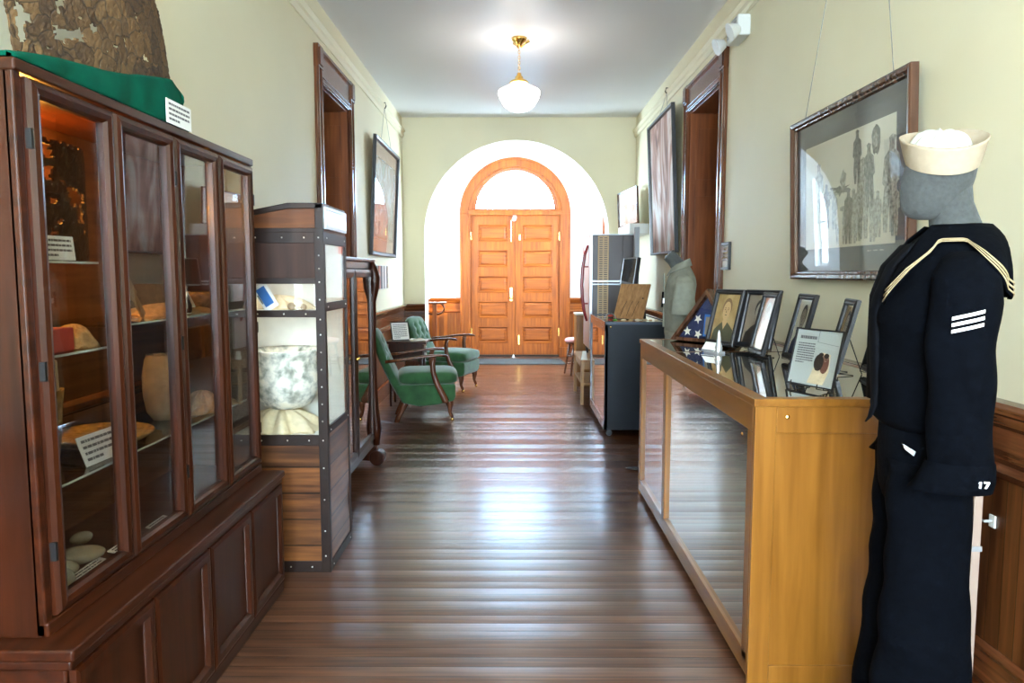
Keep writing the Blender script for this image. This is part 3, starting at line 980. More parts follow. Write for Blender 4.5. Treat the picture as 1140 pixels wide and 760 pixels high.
shard('birchbark_fragment', 'large curved brown relic full of ragged holes on green felt atop the cabinet', 'relic',
      lambda u: (0.06 * max(0, (abs(u - .5) * 2 - .8) / .2) ** 2, 1.0 - .42 * max(0, (u - .45) / .55) ** 2.2 - .25 * max(0, (u - .96) / .04) ** 2),
      [(.045, .26, .024, .075), (.035, .16, .014, .05), (.20, .42, .020, .10), (.19, .20, .045, .045), (.255, .215, .035, .040), (.345, .285, .022, .028), (.46, .20, .014, .016), (.53, .25, .010, .045), (.655, .47, .014, .04), (.69, .185, .032, .035), (.66, .36, .008, .02), (.12, .10, .010, .010), (.29, .33, .012, .015), (.40, .15, .012, .010), (.60, .15, .010, .012)],
      (-1.215, 2.365, 2.008), PI / 2, .008, M['bark'], curve=.06, W=.87, Hh=.43, seed=3, lean=-.02, nx=100, nz=56).rotation_euler = (0, -.15, PI / 2)
# felt-covered riser
b = MB()
def felt(u, v):
    y = 1.664 + .856 * v
    s = u * 1.0
    topz = 1.887 + .145 * v + .005 * math.sin(v * 9)
    if v > .93: topz -= .03 * (v - .93) / .07
    # s 0..1 : back edge of top -> front edge -> down
    if s < .5:
        x = -1.43 + (.312) * (s / .5)
        z = topz + .004 * math.sin(v * 31 + u * 9)
    else:
        q = (s - .5) / .5
        x = -1.118 + .012 * math.sin(q * 2.2) + .004 * math.sin(v * 17) * q + .002 * math.sin(v * 37 + 2 * q)
        z = topz * (1 - q) + 1.877 * q
    z = max(z, 1.8765)
    return (x, y, z)
b.grid(felt, 22, 60)
def feltend(u, v):
    x = -1.43 + .312 * u + .01 * math.sin(v * 9)
    z0 = 1.887 + .145 + .005 * math.sin(9) - .03
    return (x, 2.52 + .03 * v + .014 * math.sin(u * 14) * v, z0 * (1 - v) + 1.8765 * v)
b.grid(feltend, 14, 8)
def feltend2(u, v):
    x = -1.43 + .312 * u
    return (x, 1.664 - .004 * v + .003 * math.sin(u * 14) * v, 1.887 * (1 - v) + 1.8765 * v)
b.grid(feltend2, 14, 8)
tag(b.build('green_felt_cloth', M['green_cloth'], smooth=True, solid=.003), 'bright green felt draped over the riser under the large brown relic', 'cloth')
card('small white printed card leaning on green felt on top of the cabinet', (-1.092, 2.45, 1.8735), PI / 2, 0, .175, .075, 4)
# framed picture/print at far left on cabinet
t = thing('grey_display_panel', 'grey panel with white edge standing on the cabinet left of the brown relic', 'panel', (-1.452, 1.86, 1.875), PI / 2)
MB().rframe(-.16, .16, 0.02, .36, [(0, 0), (0, .015), (.02, .015), (.02, 0)]).build('border', M['paper'], t)
MB().box(-.15, .15, -.006, 0, .01, .35).build('picture', M['matgrey'], t)

# lit shard inside the cabinet
shard('pottery_shard', 'broken dark shard with orange lamplight glowing through its holes, cabinet top shelf', 'relic',
      lambda u: (.0, 1.0), [(.26, .90, .12, .05), (.28, .72, .09, .05), (.36, .50, .05, .022), (.66, .56, .15, .07), (.72, .42, .06, .09), (.42, .34, .04, .018), (.80, .28, .04, .03), (.34, .24, .03, .02), (.55, .20, .05, .025), (.48, .66, .03, .02)],
      (-1.255, 2.08, 1.4325), PI / 2, .006, M['shard'], curve=.05, W=.36, Hh=.33, seed=9, nx=44, nz=44)
card('white typed card propped below the orange lit shard on the upper shelf', (-1.175, 1.905, 1.434), PI / 2 - .1, -.1, .125, .062, 4)
card('tan typed card just under the upper shelf behind the first glass door', (-1.36, 1.99, 1.32), PI / 2, -.02, .12, .055, 4)
ob = MB().box(-.075, .075, -.05, .05, 0, .062)
ob = ob.build('wooden_box', M['redbox'], bevel=.004); ob.location = (-1.215, 1.86, 1.1965); ob.rotation_euler = (0, 0, PI / 2)
tag(ob, 'small red box on the middle shelf behind the first glass door', 'box')
b = MB()
b.lathe([(.05, 0), (.075, .03), (.08, .07), (.076, .075), (.06, .02)], (0, 0, 0), 18, cap=False)
bk = thing('handled_basket', 'small woven basket with arched handle beside the red box', 'basket', (-1.36, 1.81, 1.1965), 0)
b.build('bowl', M['basket'], bk, smooth=True, solid=.004)
MB().tube([(0, .085 * math.cos(a), .06 + .085 * math.sin(a)) for a in [PI * i / 14 for i in range(15)]], .004, 6).build('handle', M['basket'], bk, smooth=True)


def heap(name, label, cat, loc, rx_, ry_, h, mat, seed, n=26, group=None, folds=5):
    """a crumpled cloth: a heap with radial folds"""
    b = MB(); rnd = random.Random(seed)
    ph = [rnd.uniform(0, 6) for _ in range(6)]
    rings = []
    for i in range(12):
        f = i / 11
        ring = []
        for k in range(n * 2):
            a = 2 * PI * k / (n * 2)
            w = 1 + .13 * math.sin(folds * a + ph[0]) + .07 * math.sin((folds + 4) * a + ph[1] + 3 * f)
            r = (1 - f) ** .55
            z = h * (1 - (1 - f) ** 1.1) * (1 + .25 * math.sin(folds * a + ph[2]) * (1 - f)) + .006 * math.sin(11 * a + ph[3])
            ring.append((rx_ * r * w * math.cos(a), ry_ * r * w * math.sin(a), max(0.0005, z) if i else 0.0))
        rings.append(ring)
    b.loft(rings)
    o = b.build(name, mat, smooth=True)
    o.location = loc
    return tag(o, label, cat, group)


heap('burlap_cloth', 'crumpled brown burlap lying on the middle shelf beside the red box', 'cloth', (-1.215, 2.01, 1.1965), .06, .07, .06, M['burlap'], 4)
for k, (y, z, s) in enumerate(((1.93, 1.197, .05), (2.0, 1.25, .05))):
    pass
b = MB(); b.lathe([(.035, 0), (.06, .03), (.085, .09), (.09, .13), (.082, .135), (.05, .03)], (0, 0, 0), 20, wob=.03)
ob = b.build('clay_bowl', M['clay'], smooth=True); ob.location = (-1.37, 2.06, 1.26); 
ob.location = (-1.37, 2.0, 1.1965)
tag(ob, 'dark rough clay bowl at the back of the middle shelf behind the burlap', 'bowl')
# woven quiver-like bag with thin stick
bg = thing('woven_bag', 'upright woven tan bag with a thin stick on the lower shelf, first door', 'bag', (-1.34, 2.06, .866), 0)
MB().loft([[(math.cos(a) * r * .5, math.sin(a) * r, z) for a in [2 * PI * k / 16 for k in range(16)]] for r, z in ((.05, 0), (.06, .05), (.068, .12), (.075, .19), (.08, .20), (.07, .14))], cap=False).build('body', M['basket'], bg, smooth=True)
MB().tube([(0, .06, .05), (.0, .07, .19), (0, .065, .28), (0, .05, .285), (0, .04, .27)], .005, 6).build('stick', M['linen'], bg, smooth=True)
def moccasin(label, loc, rz):
    m = thing('moccasin', label, 'shoe', loc, rz)
    rings = []
    for (x, w, h) in ((-.115, .02, .03), (-.10, .035, .05), (-.04, .042, .055), (.03, .05, .05), (.09, .045, .035), (.12, .02, .02)):
        rings.append([(x, w * math.cos(a), h / 2 + h / 2 * math.sin(a)) for a in [2 * PI * k / 14 for k in range(14)]])
    MB().loft(rings).build('sole', M['linen'], m, smooth=True)
    MB().lathe([(.040, 0), (.046, .05), (.05, .10), (.047, .105), (.036, .06)], (-.065, 0, .03), 16, cap=False).build('cuff', M['clay'], m, smooth=True, solid=.003)
    return m
moccasin('tall tan moccasin standing nearest the cabinet side on the lower shelf', (-1.27, 1.84, .867), -.6)
b = MB(); b.lathe([(.05, 0), (.07, .03), (.078, .08), (.06, .12), (.045, .145), (.05, .15), (.04, .12)], (0, 0, 0), 20, wob=.03)
card('white typed card tilted on the lower shelf before the woven bag', (-1.175, 2.07, .867), PI / 2 - .05, -.35, .17, .085, 4)
b = MB(); b.lathe([(.08, 0), (.13, .014), (.16, .035), (.155, .04), (.12, .022)], (0, 0, 0), 28)
ob = b.build('woven_tray', M['basket'], smooth=True); ob.location = (-1.30, 2.26, .867); tag(ob, 'shallow round woven tray on the lower shelf spanning two doors', 'tray')
# stones on the cabinet floor
stones = [((-1.20, 1.80, .578), .075, .05, .4, 'largest pale stone at the near corner of the cabinet floor'),
          ((-1.24, 1.90, .578), .065, .035, .5, 'flat oval stone second from the near end of the cabinet floor'),
          ((-1.24, 2.02, .578), .07, .03, .7, 'long oval stone lying third from the near end of the cabinet floor'),
          ((-1.35, 2.06, .578), .035, .028, .2, 'small round stone at the back left of the cabinet floor'),
          ((-1.32, 2.17, .578), .036, .024, 1.2, 'small flat stone at the back right of the first door')]
for loc, a, h, rz, lab in stones:
    b = MB(); b.ell((0, 0, h * .8), a, a * .62, h * .8, 18, 10)
    ob = b.build('river_stone', M['stone'], smooth=True); ob.location = loc; ob.rotation_euler = (0, 0, rz)
    tag(ob, lab, 'stone', 'stones on the cabinet floor')
for loc, w, lab in (((-1.165, 1.95, .578), .2, 'long paper strip in front of the stones on the cabinet floor'), ((-1.165, 2.17, .578), .15, 'printed paper strip right of the stones on the cabinet floor'), ((-1.155, 2.36, .578), .12, 'small paper strip on the cabinet floor behind the second door')):
    card(lab, loc, PI / 2, -1.35, w, .035, 3, name='paper_strip')
# third and fourth door contents
b = MB(); b.lathe([(.035, 0), (.055, .03), (.065, .09), (.066, .16), (.055, .22), (.048, .235), (.05, .24), (.042, .22)], (0, 0, 0), 24, wob=.02)
ob = b.build('clay_jar', M['clay'], smooth=True); ob.location = (-1.29, 2.66, .867); tag(ob, 'tall grey-brown clay jar on the lower shelf behind the third door', 'jar')
heap('burlap_cloth', 'draped tan burlap beside the clay jar on the lower shelf', 'cloth', (-1.21, 2.81, .8665), .08, .08, .08, M['burlap'], 12)
heap('linen_cloth', 'brown cloth spread on the lower shelf behind the fourth door', 'cloth', (-1.27, 2.97, .866), .13, .10, .035, M['burlap'], 15)
heap('burlap_pad', 'folded tan cloth on the upper shelf behind the third and fourth doors', 'cloth', (-1.29, 2.72, 1.2515), .14, .2, .035, M['burlap'], 21, folds=2)
b = MB(); b.lathe([(.03, 0), (.07, .02), (.1, .06), (.105, .075), (.09, .065), (.05, .02)], (0, 0, 0), 22)
ob = b.build('woven_bowl', M['basket'], smooth=True); ob.location = (-1.27, 2.98, 1.2515); tag(ob, 'rounded tan woven bowl on the upper shelf behind the fourth door', 'bowl')
b = MB()
b.T = Matrix.Rotation(PI / 2, 4, 'Z')
b.prism([(-.05, 0), (.05, 0), (.05, .03), (0, .085), (-.05, .03)], 'Y', -.02, .02)
b.mat(M['paper']).box(-.055, -.051, -.022, .022, .02, .03)
ob = b.build('miniature_house', M['paper']); 
b = thing('miniature_house', 'tiny white-trimmed house model on the upper shelf behind the third door', 'model house', (-1.19, 2.63, 1.2515), PI / 2)
bpy.data.objects.remove(ob)
MB().prism([(-.045, 0), (.045, 0), (.045, .035), (0, .075), (-.045, .035)], 'Y', -.015, .015).build('wall', M['dark_panel'], b)
rf = MB()
for s in (-1, 1):
    rf.prism([(0, .082), (s * .058, .03), (s * .058, .024), (0, .074)], 'Y', -.022, .022)
rf.box(-.05, .05, -.02, .02, 0, .006)
rf.build('roof', M['paper'], b)
b = thing('wooden_paddle', 'pale wooden paddle leaning on the upper shelf behind the second door', 'paddle', (-1.24, 2.46, 1.2515), PI / 2)
p = MB(); p.T = Matrix.Rotation(-.75, 4, 'Y'); p.box(-.012, .012, -.005, .005, 0.012, .16); p.box(-.02, .02, -.006, .006, .10, .17)
p.build('blade', M['lightwood'], b, bevel=.003)

# ---------------- strapped wooden showcase with lit interior
TX0, TX1, TY0, TY1, TZ = -1.455, -.865, 3.34, 3.79, 1.712
o = (-1.16, 3.56, 0)
t = thing('strapped_showcase', 'rustic plank showcase with dark riveted straps and lit glass windows', 'display case', o)
b = MB(o); b.box(TX0, TX1 - .002, TY0 + .004, TY0 + .02, .05, .625); b.build('front_planks', M['plankx'], t)
b = MB(o); b.box(TX1 - .02, TX1 - .003, TY0 + .02, TY1 - .004, .05, .665); b.build('side_door', M['planky'], t)
b = MB(o); b.box(TX0, TX1 - .02, TY1 - .02, TY1 - .004, .05, 1.58).box(TX0, TX0 + .015, TY0 + .02, TY1 - .02, .05, 1.58)
b.build('back_panel', M['linenwall'], t)
b = MB(o); b.box(TX0 + .01, TX1 - .02, TY0 + .02, TY1 - .02, .615, .64)
b.build('deck', M['linenwall'], t)
b = MB(o); b.box(TX0 + .01, TX1 - .02, TY0 + .02, TY1 - .02, .0, .05); b.build('bottom_board', M['plankx'], t)
lid = [(TX0, 1.60), (TX0, 1.62), (-1.02, TZ), (TX1, TZ), (TX1, 1.585), (TX0, 1.585)]
b = MB(o); b.prism([(x, z) for x, z in lid], 'Y', TY0 + .012, TY1 - .006)
lo = b.build('lid', M['lid'], t)
b = MB(o)                                          # lid edge straps
b.prism([(TX0, 1.605), (-1.02, TZ - .022), (TX1, TZ - .022), (TX1, TZ + .003), (-1.02, TZ + .003), (TX0, 1.63)], 'Y', TY0, TY0 + .014)
b.box(-.9, TX1 + .002, TY0, TY0 + .014, 1.585, TZ)
b.box(TX0, TX1 + .002, TY0 - .001, TY0 + .014, 1.582, 1.603)
b.prism([(TX0, 1.63), (-1.02, TZ + .003), (TX1, TZ + .003), (TX1, TZ - .001), (-1.02, TZ - .001), (TX0, 1.626)], 'Y', TY0, TY1)
b.build('edge_strap', M['strap'], lo, bevel=.002)
# straps as a framework
b = MB(o)
Z = [(.0, .055), (.605, .655), (1.20, 1.232), (1.352, 1.378), (1.535, 1.585)]
for z0, z1 in Z:
    b.box(TX0, TX1, TY0, TY0 + .012, z0, z1)
b.box(-.905, TX1, TY0 - .001, TY0 + .012, 0, 1.585)
b.box(TX0, TX0 + .04, TY0 - .001, TY0 + .012, 0, 1.585)
for z0, z1 in ((.0, .045), (.655, .69), (1.225, 1.265), (1.532, 1.585)):
    b.box(TX1 - .010, TX1 + .002, TY0, TY1, z0, z1)
b.box(TX1 - .010, TX1 + .003, TY0, TY0 + .03, 0, 1.585)
b.box(TX1 - .010, TX1 + .003, TY1 - .022, TY1, 0, 1.585)
b.build('strap_frame', M['strap'], t, bevel=.002)
RV = []
for z in (.08, .2, .35, .5, .63, .72, .80, .88, .96, 1.04, 1.12, 1.19, 1.28, 1.36, 1.42, 1.48, 1.56):
    RV.append((TX1 - .02, TY0 - .001, z))
for x in (-1.40, -1.3, -1.17, -1.05, -.95):
    for z in (1.56, 1.215, .63, .027):
        RV.append((x, TY0 - .001, z))
for z in (.02, .67, 1.245, 1.56):
    for y in (TY0 + .06, TY1 - .04):
        RV.append((TX1 + .002, y, z))
rv0 = MB().ell((0, 0, 0), .004, .0035, .004, 8, 5).build('rivet', M['rivet'], t, smooth=True)
for k, q in enumerate(RV):
    r_ = rv0 if k == 0 else rv0.copy()
    if k:
        COL.objects.link(r_)
        r_.parent = t
    r_.location = Vector(q) - Vector(o)
b = MB(o); b.box(TX0 + .04, -.905, TY0 + .003, TY0 + .016, 1.378, 1.535); b.build('upper_panel', M['brownpanel'], t)
b = MB(o); b.box(TX0 + .04, -.905, TY0 + .004, TY0 + .007, 1.232, 1.352); b.build('upper_window', M['caseglass'], t)
b = MB(o); b.box(TX0 + .04, -.905, TY0 + .004, TY0 + .007, .655, 1.20); b.build('lower_window', M['caseglass'], t)
b = MB(o); b.box(TX1 - .006, TX1 - .003, TY0 + .03, TY1 - .022, .69, 1.225); b.build('side_lower_window', M['caseglass'], t)
b = MB(o); b.box(TX1 - .006, TX1 - .003, TY0 + .03, TY1 - .022, 1.265, 1.532); b.build('side_upper_window', M['caseglass'], t)
b = MB(o); b.box(TX0 + .02, TX1 - .02, TY0 + .03, TY1 - .03, 1.222, 1.23); sh = b.build('shelf', M['linenwall'], t)
b = MB(o); b.box(TX0 + .05, TX1 - .05, TY0 + .04, TY0 + .06, 1.50, 1.52); b.build('tube_lamp', M['bulb_white'], t)
b = MB(o); b.box(TX0 + .05, TX1 - .04, TY0 + .03, TY0 + .045, 1.205, 1.218); b.build('lower_tube_lamp', M['bulb_white'], t)
sg = MB(); sg.T = Matrix.Translation((TX1 - o[0] + .002, 0, 0)) @ Matrix.Rotation(PI / 2, 4, 'Z')
sg.rframe(TY0 - o[1] + .02, TY1 - o[1] - .02, 1.60, 1.70, [(0, 0), (0, .008), (.012, .008), (.012, 0)])
sgo = sg.build('sign_frame', M['steel'], t)
b = MB(); b.T = Matrix.Translation((TX1 - o[0] + .003, 0, 0)) @ Matrix.Rotation(PI / 2, 4, 'Z')
b.box(TY0 - o[1] + .03, TY1 - o[1] - .03, -.004, .0, 1.61, 1.69)
b.build('sign_glare', M['silver'], sgo)  # blank silver face: the glare on this panel is put into its colour
lines('sign_print', sgo, 0, .001, 0, .001, 1, 0) if False else None
# contents
b = MB()
prof = [(.07, 0), (.115, .02), (.15, .07), (.165, .13), (.16, .19), (.15, .23), (.158, .262), (.170, .285), (.166, .29), (.150, .27), (.142, .23), (.15, .19), (.155, .13), (.14, .07), (.10, .03)]
b.lathe(prof, (0, 0, 0), 36, wob=.012)
ob = b.build('pottery_vessel', M['potwhite'], smooth=True); ob.location = (-1.115, 3.56, .745)
tag(ob, 'large mottled pale and grey pot inside the lit lower window of the strapped showcase', 'pot')
ob = MB().lathe([(.13, 0), (.12, .02), (.02, .03)], (0, 0, 0), 20).build('pot_stand', M['linen'], smooth=True)
bpy.data.objects.remove(ob)
heap('linen_cloth', 'bunched pale linen under the mottled pot in the strapped showcase', 'cloth', (-1.14, 3.555, .640), .215, .152, .11, M['linen'], 8, n=34, folds=9)
heap('linen_cloth', 'pale linen spread on the showcase upper shelf behind the blue card', 'cloth', (-1.15, 3.57, 1.2305), .20, .14, .06, M['linen'], 17, n=34, folds=6)
t2 = card('white card with blue print leaning in the upper window of the strapped showcase', (-1.115, 3.385, 1.2375), 0, -.0, .07, .125, 1, name='blue_print_card')
t2.rotation_euler = (0, -.55, 0)
b = MB(); b.box(-.022, .022, -.0022, -.0012, .02, .11); b.build('blue_picture', M['bluecard'], t2)
for x, s in ((-1.03, .02), (-.975, .016)):
    b = MB(); b.ell((0, 0, s * .9), s, s * .8, s * .9, 12, 8)
    ob = b.build('stone_bead', M['clay'], smooth=True); ob.location = (x, 3.39, 1.2305)
    tag(ob, 'small brown stone in the showcase upper window, ' + ('left of the two' if x < -1 else 'right of the two nearest the corner strap'), 'stone', 'small stones in the strapped showcase')

# ---------------- serpentine bookcase
o = (-1.23, 4.70, 0)
KX, KY0, KY1, KZ = -1.03, 4.08, 5.33, 1.50
t = thing('glazed_bookcase', 'dark glazed wooden bookcase with scrolled columns and ball feet beyond the showcase', 'bookcase', o)
b = MB(o)
b.box(XL + .02, KX, KY0, KY1, 1.43, 1.478).box(XL + .02, KX + .02, KY0 - .02, KY1 + .02, 1.478, KZ)
b.box(XL + .02, KX, KY0, KY1, .14, .20)
b.box(XL + .02, KX - .01, KY0, KY0 + .025, .14, 1.44).box(XL + .02, KX - .01, KY1 - .025, KY1, .14, 1.44).box(XL + .02, XL + .035, KY0, KY1, .14, 1.44)
b.build('case', M['maho'], t, bevel=.004)
for y in (KY0 + .03, KY1 - .03):
    c = MB(o)
    path = [(KX - .0, y, 1.475), (KX + .012, y, 1.43), (KX + .025, y, 1.37), (KX + .022, y, 1.30), (KX + .008, y, 1.20), (KX + .004, y, .95), (KX + .004, y, .65), (KX + .008, y, .42), (KX + .022, y, .27), (KX + .012, y, .15)]
    c.tube(path, [.024, .034, .040, .034, .024, .022, .026, .030, .034, .028], 12)
    c.build('column', M['maho'], t, smooth=True)
    c = MB(o)
    c.T = Matrix.Identity(4)
    ring = [(KX + .025 + .056 * math.cos(a), 0.058 + .056 * math.sin(a)) for a in [2 * PI * k / 22 for k in range(22)]]
    c.prism([(p[0], p[1]) for p in ring], 'Y', y - .045, y + .045)
    c.prism([(KX - .12, .04), (KX + .0, .03), (KX + .02, .14), (KX - .12, .15)], 'Y', y - .03, y + .03)
    c.build('scroll_foot', M['maho'], t, bevel=.006)
    c = MB(o); c.box(XL + .03, XL + .09, y - .03, y + .03, 0, .15); c.build('back_foot', M['maho'], t)
for i in range(2):
    a = KY0 + .06 + i * .565 - o[1]
    c_ = a + .56
    T = Matrix.Translation((KX - o[0], 0, 0)) @ Matrix.Rotation(PI / 2, 4, 'Z')
    d = MB(); d.T = T
    d.rframe(a, c_, .20, 1.425, [(0, -.01), (0, .012), (.02, .016), (.05, .012), (.055, -.01)])
    dd = d.build('glass_door', M['maho'], t)
    d = MB(); d.T = T; d.box(a + .05, c_ - .05, 0, .003, .25, 1.375); d.build('pane', M['oldglass'], dd)
    d = MB(); d.T = T; d.ell((c_ - .02 if i == 0 else a + .02, -.02, .85), .01, .012, .01, 8, 6); d.build('knob', M['brass'], dd)
for z in (.52, .82, 1.12):
    b = MB(o); b.box(XL + .04, KX - .04, KY0 + .03, KY1 - .03, z, z + .02); b.build('shelf', M['mahoin'], t)
rnd = random.Random(5)
cols = [(.30, .07, .05), (.07, .12, .15), (.42, .30, .17), (.10, .06, .04), (.05, .14, .12), (.5, .42, .3)]
bm_ = [plain('book_cloth_%d' % i, c, .6) for i, c in enumerate(cols)]
BW = ['red', 'slate blue', 'tan', 'dark brown', 'teal', 'cream']
order = ['first', 'second', 'third', 'fourth', 'fifth', 'sixth', 'seventh']
for si, (z, sn) in enumerate(((.20, 'bottom'), (.54, 'lower middle'), (.84, 'upper middle'), (1.14, 'top'))):
    y = KY0 + .56
    for k in range(6):
        w = rnd.uniform(.035, .06); h = rnd.uniform(.17, .235)
        ci = rnd.randrange(6)
        bo = MB(); bo.box(-.08, .08, -w / 2, w / 2, 0, h)
        bo.mat(bm_[ci])
        bo.m = [0] * len(bo.m)
        ob = bo.build('book', bm_[ci], bevel=.004)
        ob.location = (-1.21, y + w / 2, z + .0005)
        tag(ob, '%s book, %s from the near side, %s shelf of glazed bookcase' % (BW[ci], order[k], sn), 'book', 'books in the glazed bookcase')
        y += w + .004
sc = heap('folded_paper', 'white folded paper lying on the top of the glazed bookcase', 'paper', (-1.12, 4.47, KZ), .07, .09, .10, M['paper'], 33, folds=2)

# pictures on the left wall
def framed(name, label, loc, rz, rx, w, h, prof, fmat, matw, matmat, art, group=None, glass=True, cat='picture', thick=.02):
    t = thing(name, label, cat, loc, rz, group, rx)
    MB().rframe(-w / 2, w / 2, 0, h, prof).build('frame', fmat, t)
    MB().box(-w / 2 + .005, w / 2 - .005, -.004, 0, .005, h - .005).build('mat_board', matmat, t)
    fw = prof[-1][0]
    f = max(p[0] for p in prof) - .003
    if art:
        a = MB(); a.box(-w / 2 + f + matw, w / 2 - f - matw, -.0055, -.004, f + matw, h - f - matw); a.build('artwork', art, t)
    if glass:
        MB().box(-w / 2 + f, w / 2 - f, -.010, -.008, f, h - f).build('glass', M['frameglass'], t)
    return t


def wires(label, pts, x):
    b = MB()
    for p, q in pts:
        b.tube([p, q], .0022, 5)
    return tag(b.build('picture_wire', M['thread']), label, 'wire')


FP = [(0, 0), (0, .03), (.012, .036), (.03, .03), (.042, .016), (.046, .004), (.046, 0)]
art1 = painting('landscape_print', [(.13, .15, .11), (.35, .36, .26), (.38, .19, .12), (.55, .50, .42), (.30, .33, .36)], 4, .5)
M['pinkmat'] = plain('tan_mat', (.45, .27, .17), .7)
tp = framed('framed_print', 'tall black framed print with tan mat high on the left wall beyond the bookcase', (XL + .012, 8.22, 1.585), PI / 2, 0.05, 1.50, 1.20, FP, M['black'], .16, M['pinkmat'], art1)
mr = MB(); mr.rframe(-.57, .57, .18, 1.02, [(0, .0045), (0, .0065), (.012, .0065), (.012, .0045)]); mr.build('mat_line', M['silver'], tp)
wires('thin wires hanging the tall black framed print on the left wall', [((XL + .04, 8.33, 3.22), (XL + .06, 7.95, 2.77)), ((XL + .04, 8.33, 3.22), (XL + .06, 8.65, 2.77))], 0)
hk = MB().tube([(XL + .02, 8.33, 3.27), (XL + .05, 8.33, 3.275), (XL + .06, 8.33, 3.24), (XL + .045, 8.33, 3.21)], .006, 6)
tag(hk.build('picture_hook', M['iron']), 'small dark picture hook on the left picture rail', 'hook')
pq = thing('striped_plaque', 'small striped plaque of red, black and white bars below the tall print', 'plaque', (XL + .001, 8.15, 1.225), PI / 2)
MB().box(-.37, .37, -.015, 0, 0, .26).build('backing', M['white_plastic'], pq)
for i, m in enumerate(('ink', 'black', 'red', 'pinkseat', 'black', 'ink', 'paper', 'black', 'steel', 'paper', 'black', 'silver')):
    MB().box(-.365 + i * .061, -.365 + i * .061 + .056, -.02, -.015, .005, .255).build('stripe', M[m], pq)

# ---------------- green velvet armchairs
def armchair(label, loc, rz, group):
    t = thing('armchair', label, 'armchair', loc, rz, group)
    v = M['velvet']
    # seat base: side profile extruded
    b = MB()
    b.prism([(-.24, .27), (-.20, .19), (-.05, .155), (.12, .165), (.285, .20), (.30, .24), (.30, .36), (-.27, .36)], 'Y', -.27, .27)
    b.build('seat_base', v, t, bevel=.02, seg=3, smooth=False)
    b = MB()
    def cush(f):
        return None
    rings = []
    for i in range(13):
        yy = -.27 + .54 * i / 12
        e = abs(yy) / .27
        k = (1 - e ** 6)
        cr = .02 * (1 - e ** 2)
        pts = []
        for q in range(20):
            a = 2 * PI * q / 20
            ca, sa = math.cos(a), math.sin(a)
            px = .045 + (.285) * (abs(ca) ** .45) * (1 if ca > 0 else -1) * (.9 + .1 * k)
            pz = .415 + (.062 + cr * (sa > 0)) * (abs(sa) ** .55) * (1 if sa > 0 else -1) * (.75 + .25 * k)
            pts.append((px, yy, pz))
        rings.append(pts)
    b.loft(rings)
    b.build('seat_cushion', v, t, smooth=True)
    # backrest slab, leaning, tufted front
    def back(u, w, side):
        y = (u - .5) * 2
        half = .265 - .03 * w
        z0, z1 = .26, .875 - .035 * y ** 2 - .02 * abs(y) ** 4
        z = z0 + (z1 - z0) * w
        xc = -.20 - .25 * w - .02 * math.sin(w * PI)
        th = .058 * (1 - .5 * abs(y) ** 5) * (1 - .55 * max(0, (w - .8) / .2) ** 2)
        x = xc + side * th
        if side > 0 and w > .30:
            tuft = 0
            for (ty, tw) in ((-.55, .72), (0, .72), (.55, .72), (-.28, .58), (.28, .58), (-.8, .58), (.8, .58), (-.55, .86), (0, .86), (.55, .86)):
                tuft += .030 * math.exp(-((y - ty) ** 2) / .010 - ((w - tw) ** 2) / .0016)
                tuft += .008 * math.exp(-((y - ty) ** 2) / .002 - (min(0, w - tw) ** 2) / .02) * (w < tw)
            x -= tuft
        return (x, y * half, z)
    b = MB()
    N, Q = 30, 30
    vs, fs = [], []
    for side in (1, -1):
        for i in range(N + 1):
            for j in range(Q + 1):
                vs.append(back(i / N, j / Q, side))
    S = (N + 1) * (Q + 1)
    for s0 in (0, S):
        for i in range(N):
            for j in range(Q):
                fs.append((s0 + i * (Q + 1) + j, s0 + (i + 1) * (Q + 1) + j, s0 + (i + 1) * (Q + 1) + j + 1, s0 + i * (Q + 1) + j + 1))
    for j in range(Q):
        for i in (0, N):
            k = i * (Q + 1) + j
            fs.append((k, k + 1, S + k + 1, S + k))
    for i in range(N):
        for j in (0, Q):
            k = i * (Q + 1) + j
            fs.append((k, k + Q + 1, S + k + Q + 1, S + k))
    b.add(vs, fs)
    b.build('backrest', v, t, smooth=True)
    for s in (-1, 1):
        y = s * .305
        a = MB()
        rings = []
        for (x, z, hw, hh) in ((-.35, .585, .018, .016), (-.2, .60, .022, .015), (0, .63, .028, .014), (.14, .64, .034, .014), (.20, .635, .030, .014), (.225, .63, .014, .01)):
            rings.append([(x, y + hw * math.cos(q), z + hh * math.sin(q)) for q in [2 * PI * k / 12 for k in range(12)]])
        a.loft(rings)
        ao = a.build('armrest', M['chairwood'], t, smooth=True)
        p = MB()
        rings = []
        for (x, z, hx_, hy_) in ((.10, .63, .022, .014), (.085, .56, .024, .014), (.09, .48, .026, .014), (.12, .38, .030, .014), (.165, .29, .034, .014), (.20, .22, .036, .014), (.20, .19, .025, .012)):
            rings.append([(x + hx_ * math.cos(q), y - s * .012 + hy_ * math.sin(q), z) for q in [2 * PI * k / 12 for k in range(12)]])
        p.loft(rings)
        p.build('arm_support', M['chairwood'], t, smooth=True)
        l = MB()
        l.loft([[(x + h * math.cos(q), s * .225 + h * math.sin(q), z) for q in [2 * PI * k / 10 for k in range(10)]] for x, z, h in ((.24, .22, .040), (.25, .16, .030), (.245, .09, .016), (.262, .05, .018), (.268, .035, .012))])
        lo = l.build('leg', M['chairwood'], t, smooth=True)
        c = MB(); c.ell((.268, s * .225, .018), .018, .012, .018, 10, 6); c.build('caster', M['brass'], lo, smooth=True)
        l = MB()
        l.loft([[(x + h * math.cos(q), s * .20 + h * math.sin(q), z) for q in [2 * PI * k / 10 for k in range(10)]] for x, z, h in ((-.15, .24, .045), (-.19, .14, .034), (-.24, .04, .026), (-.255, 0, .026))])
        l.build('leg', M['chairwood'], t, smooth=True)
    return t


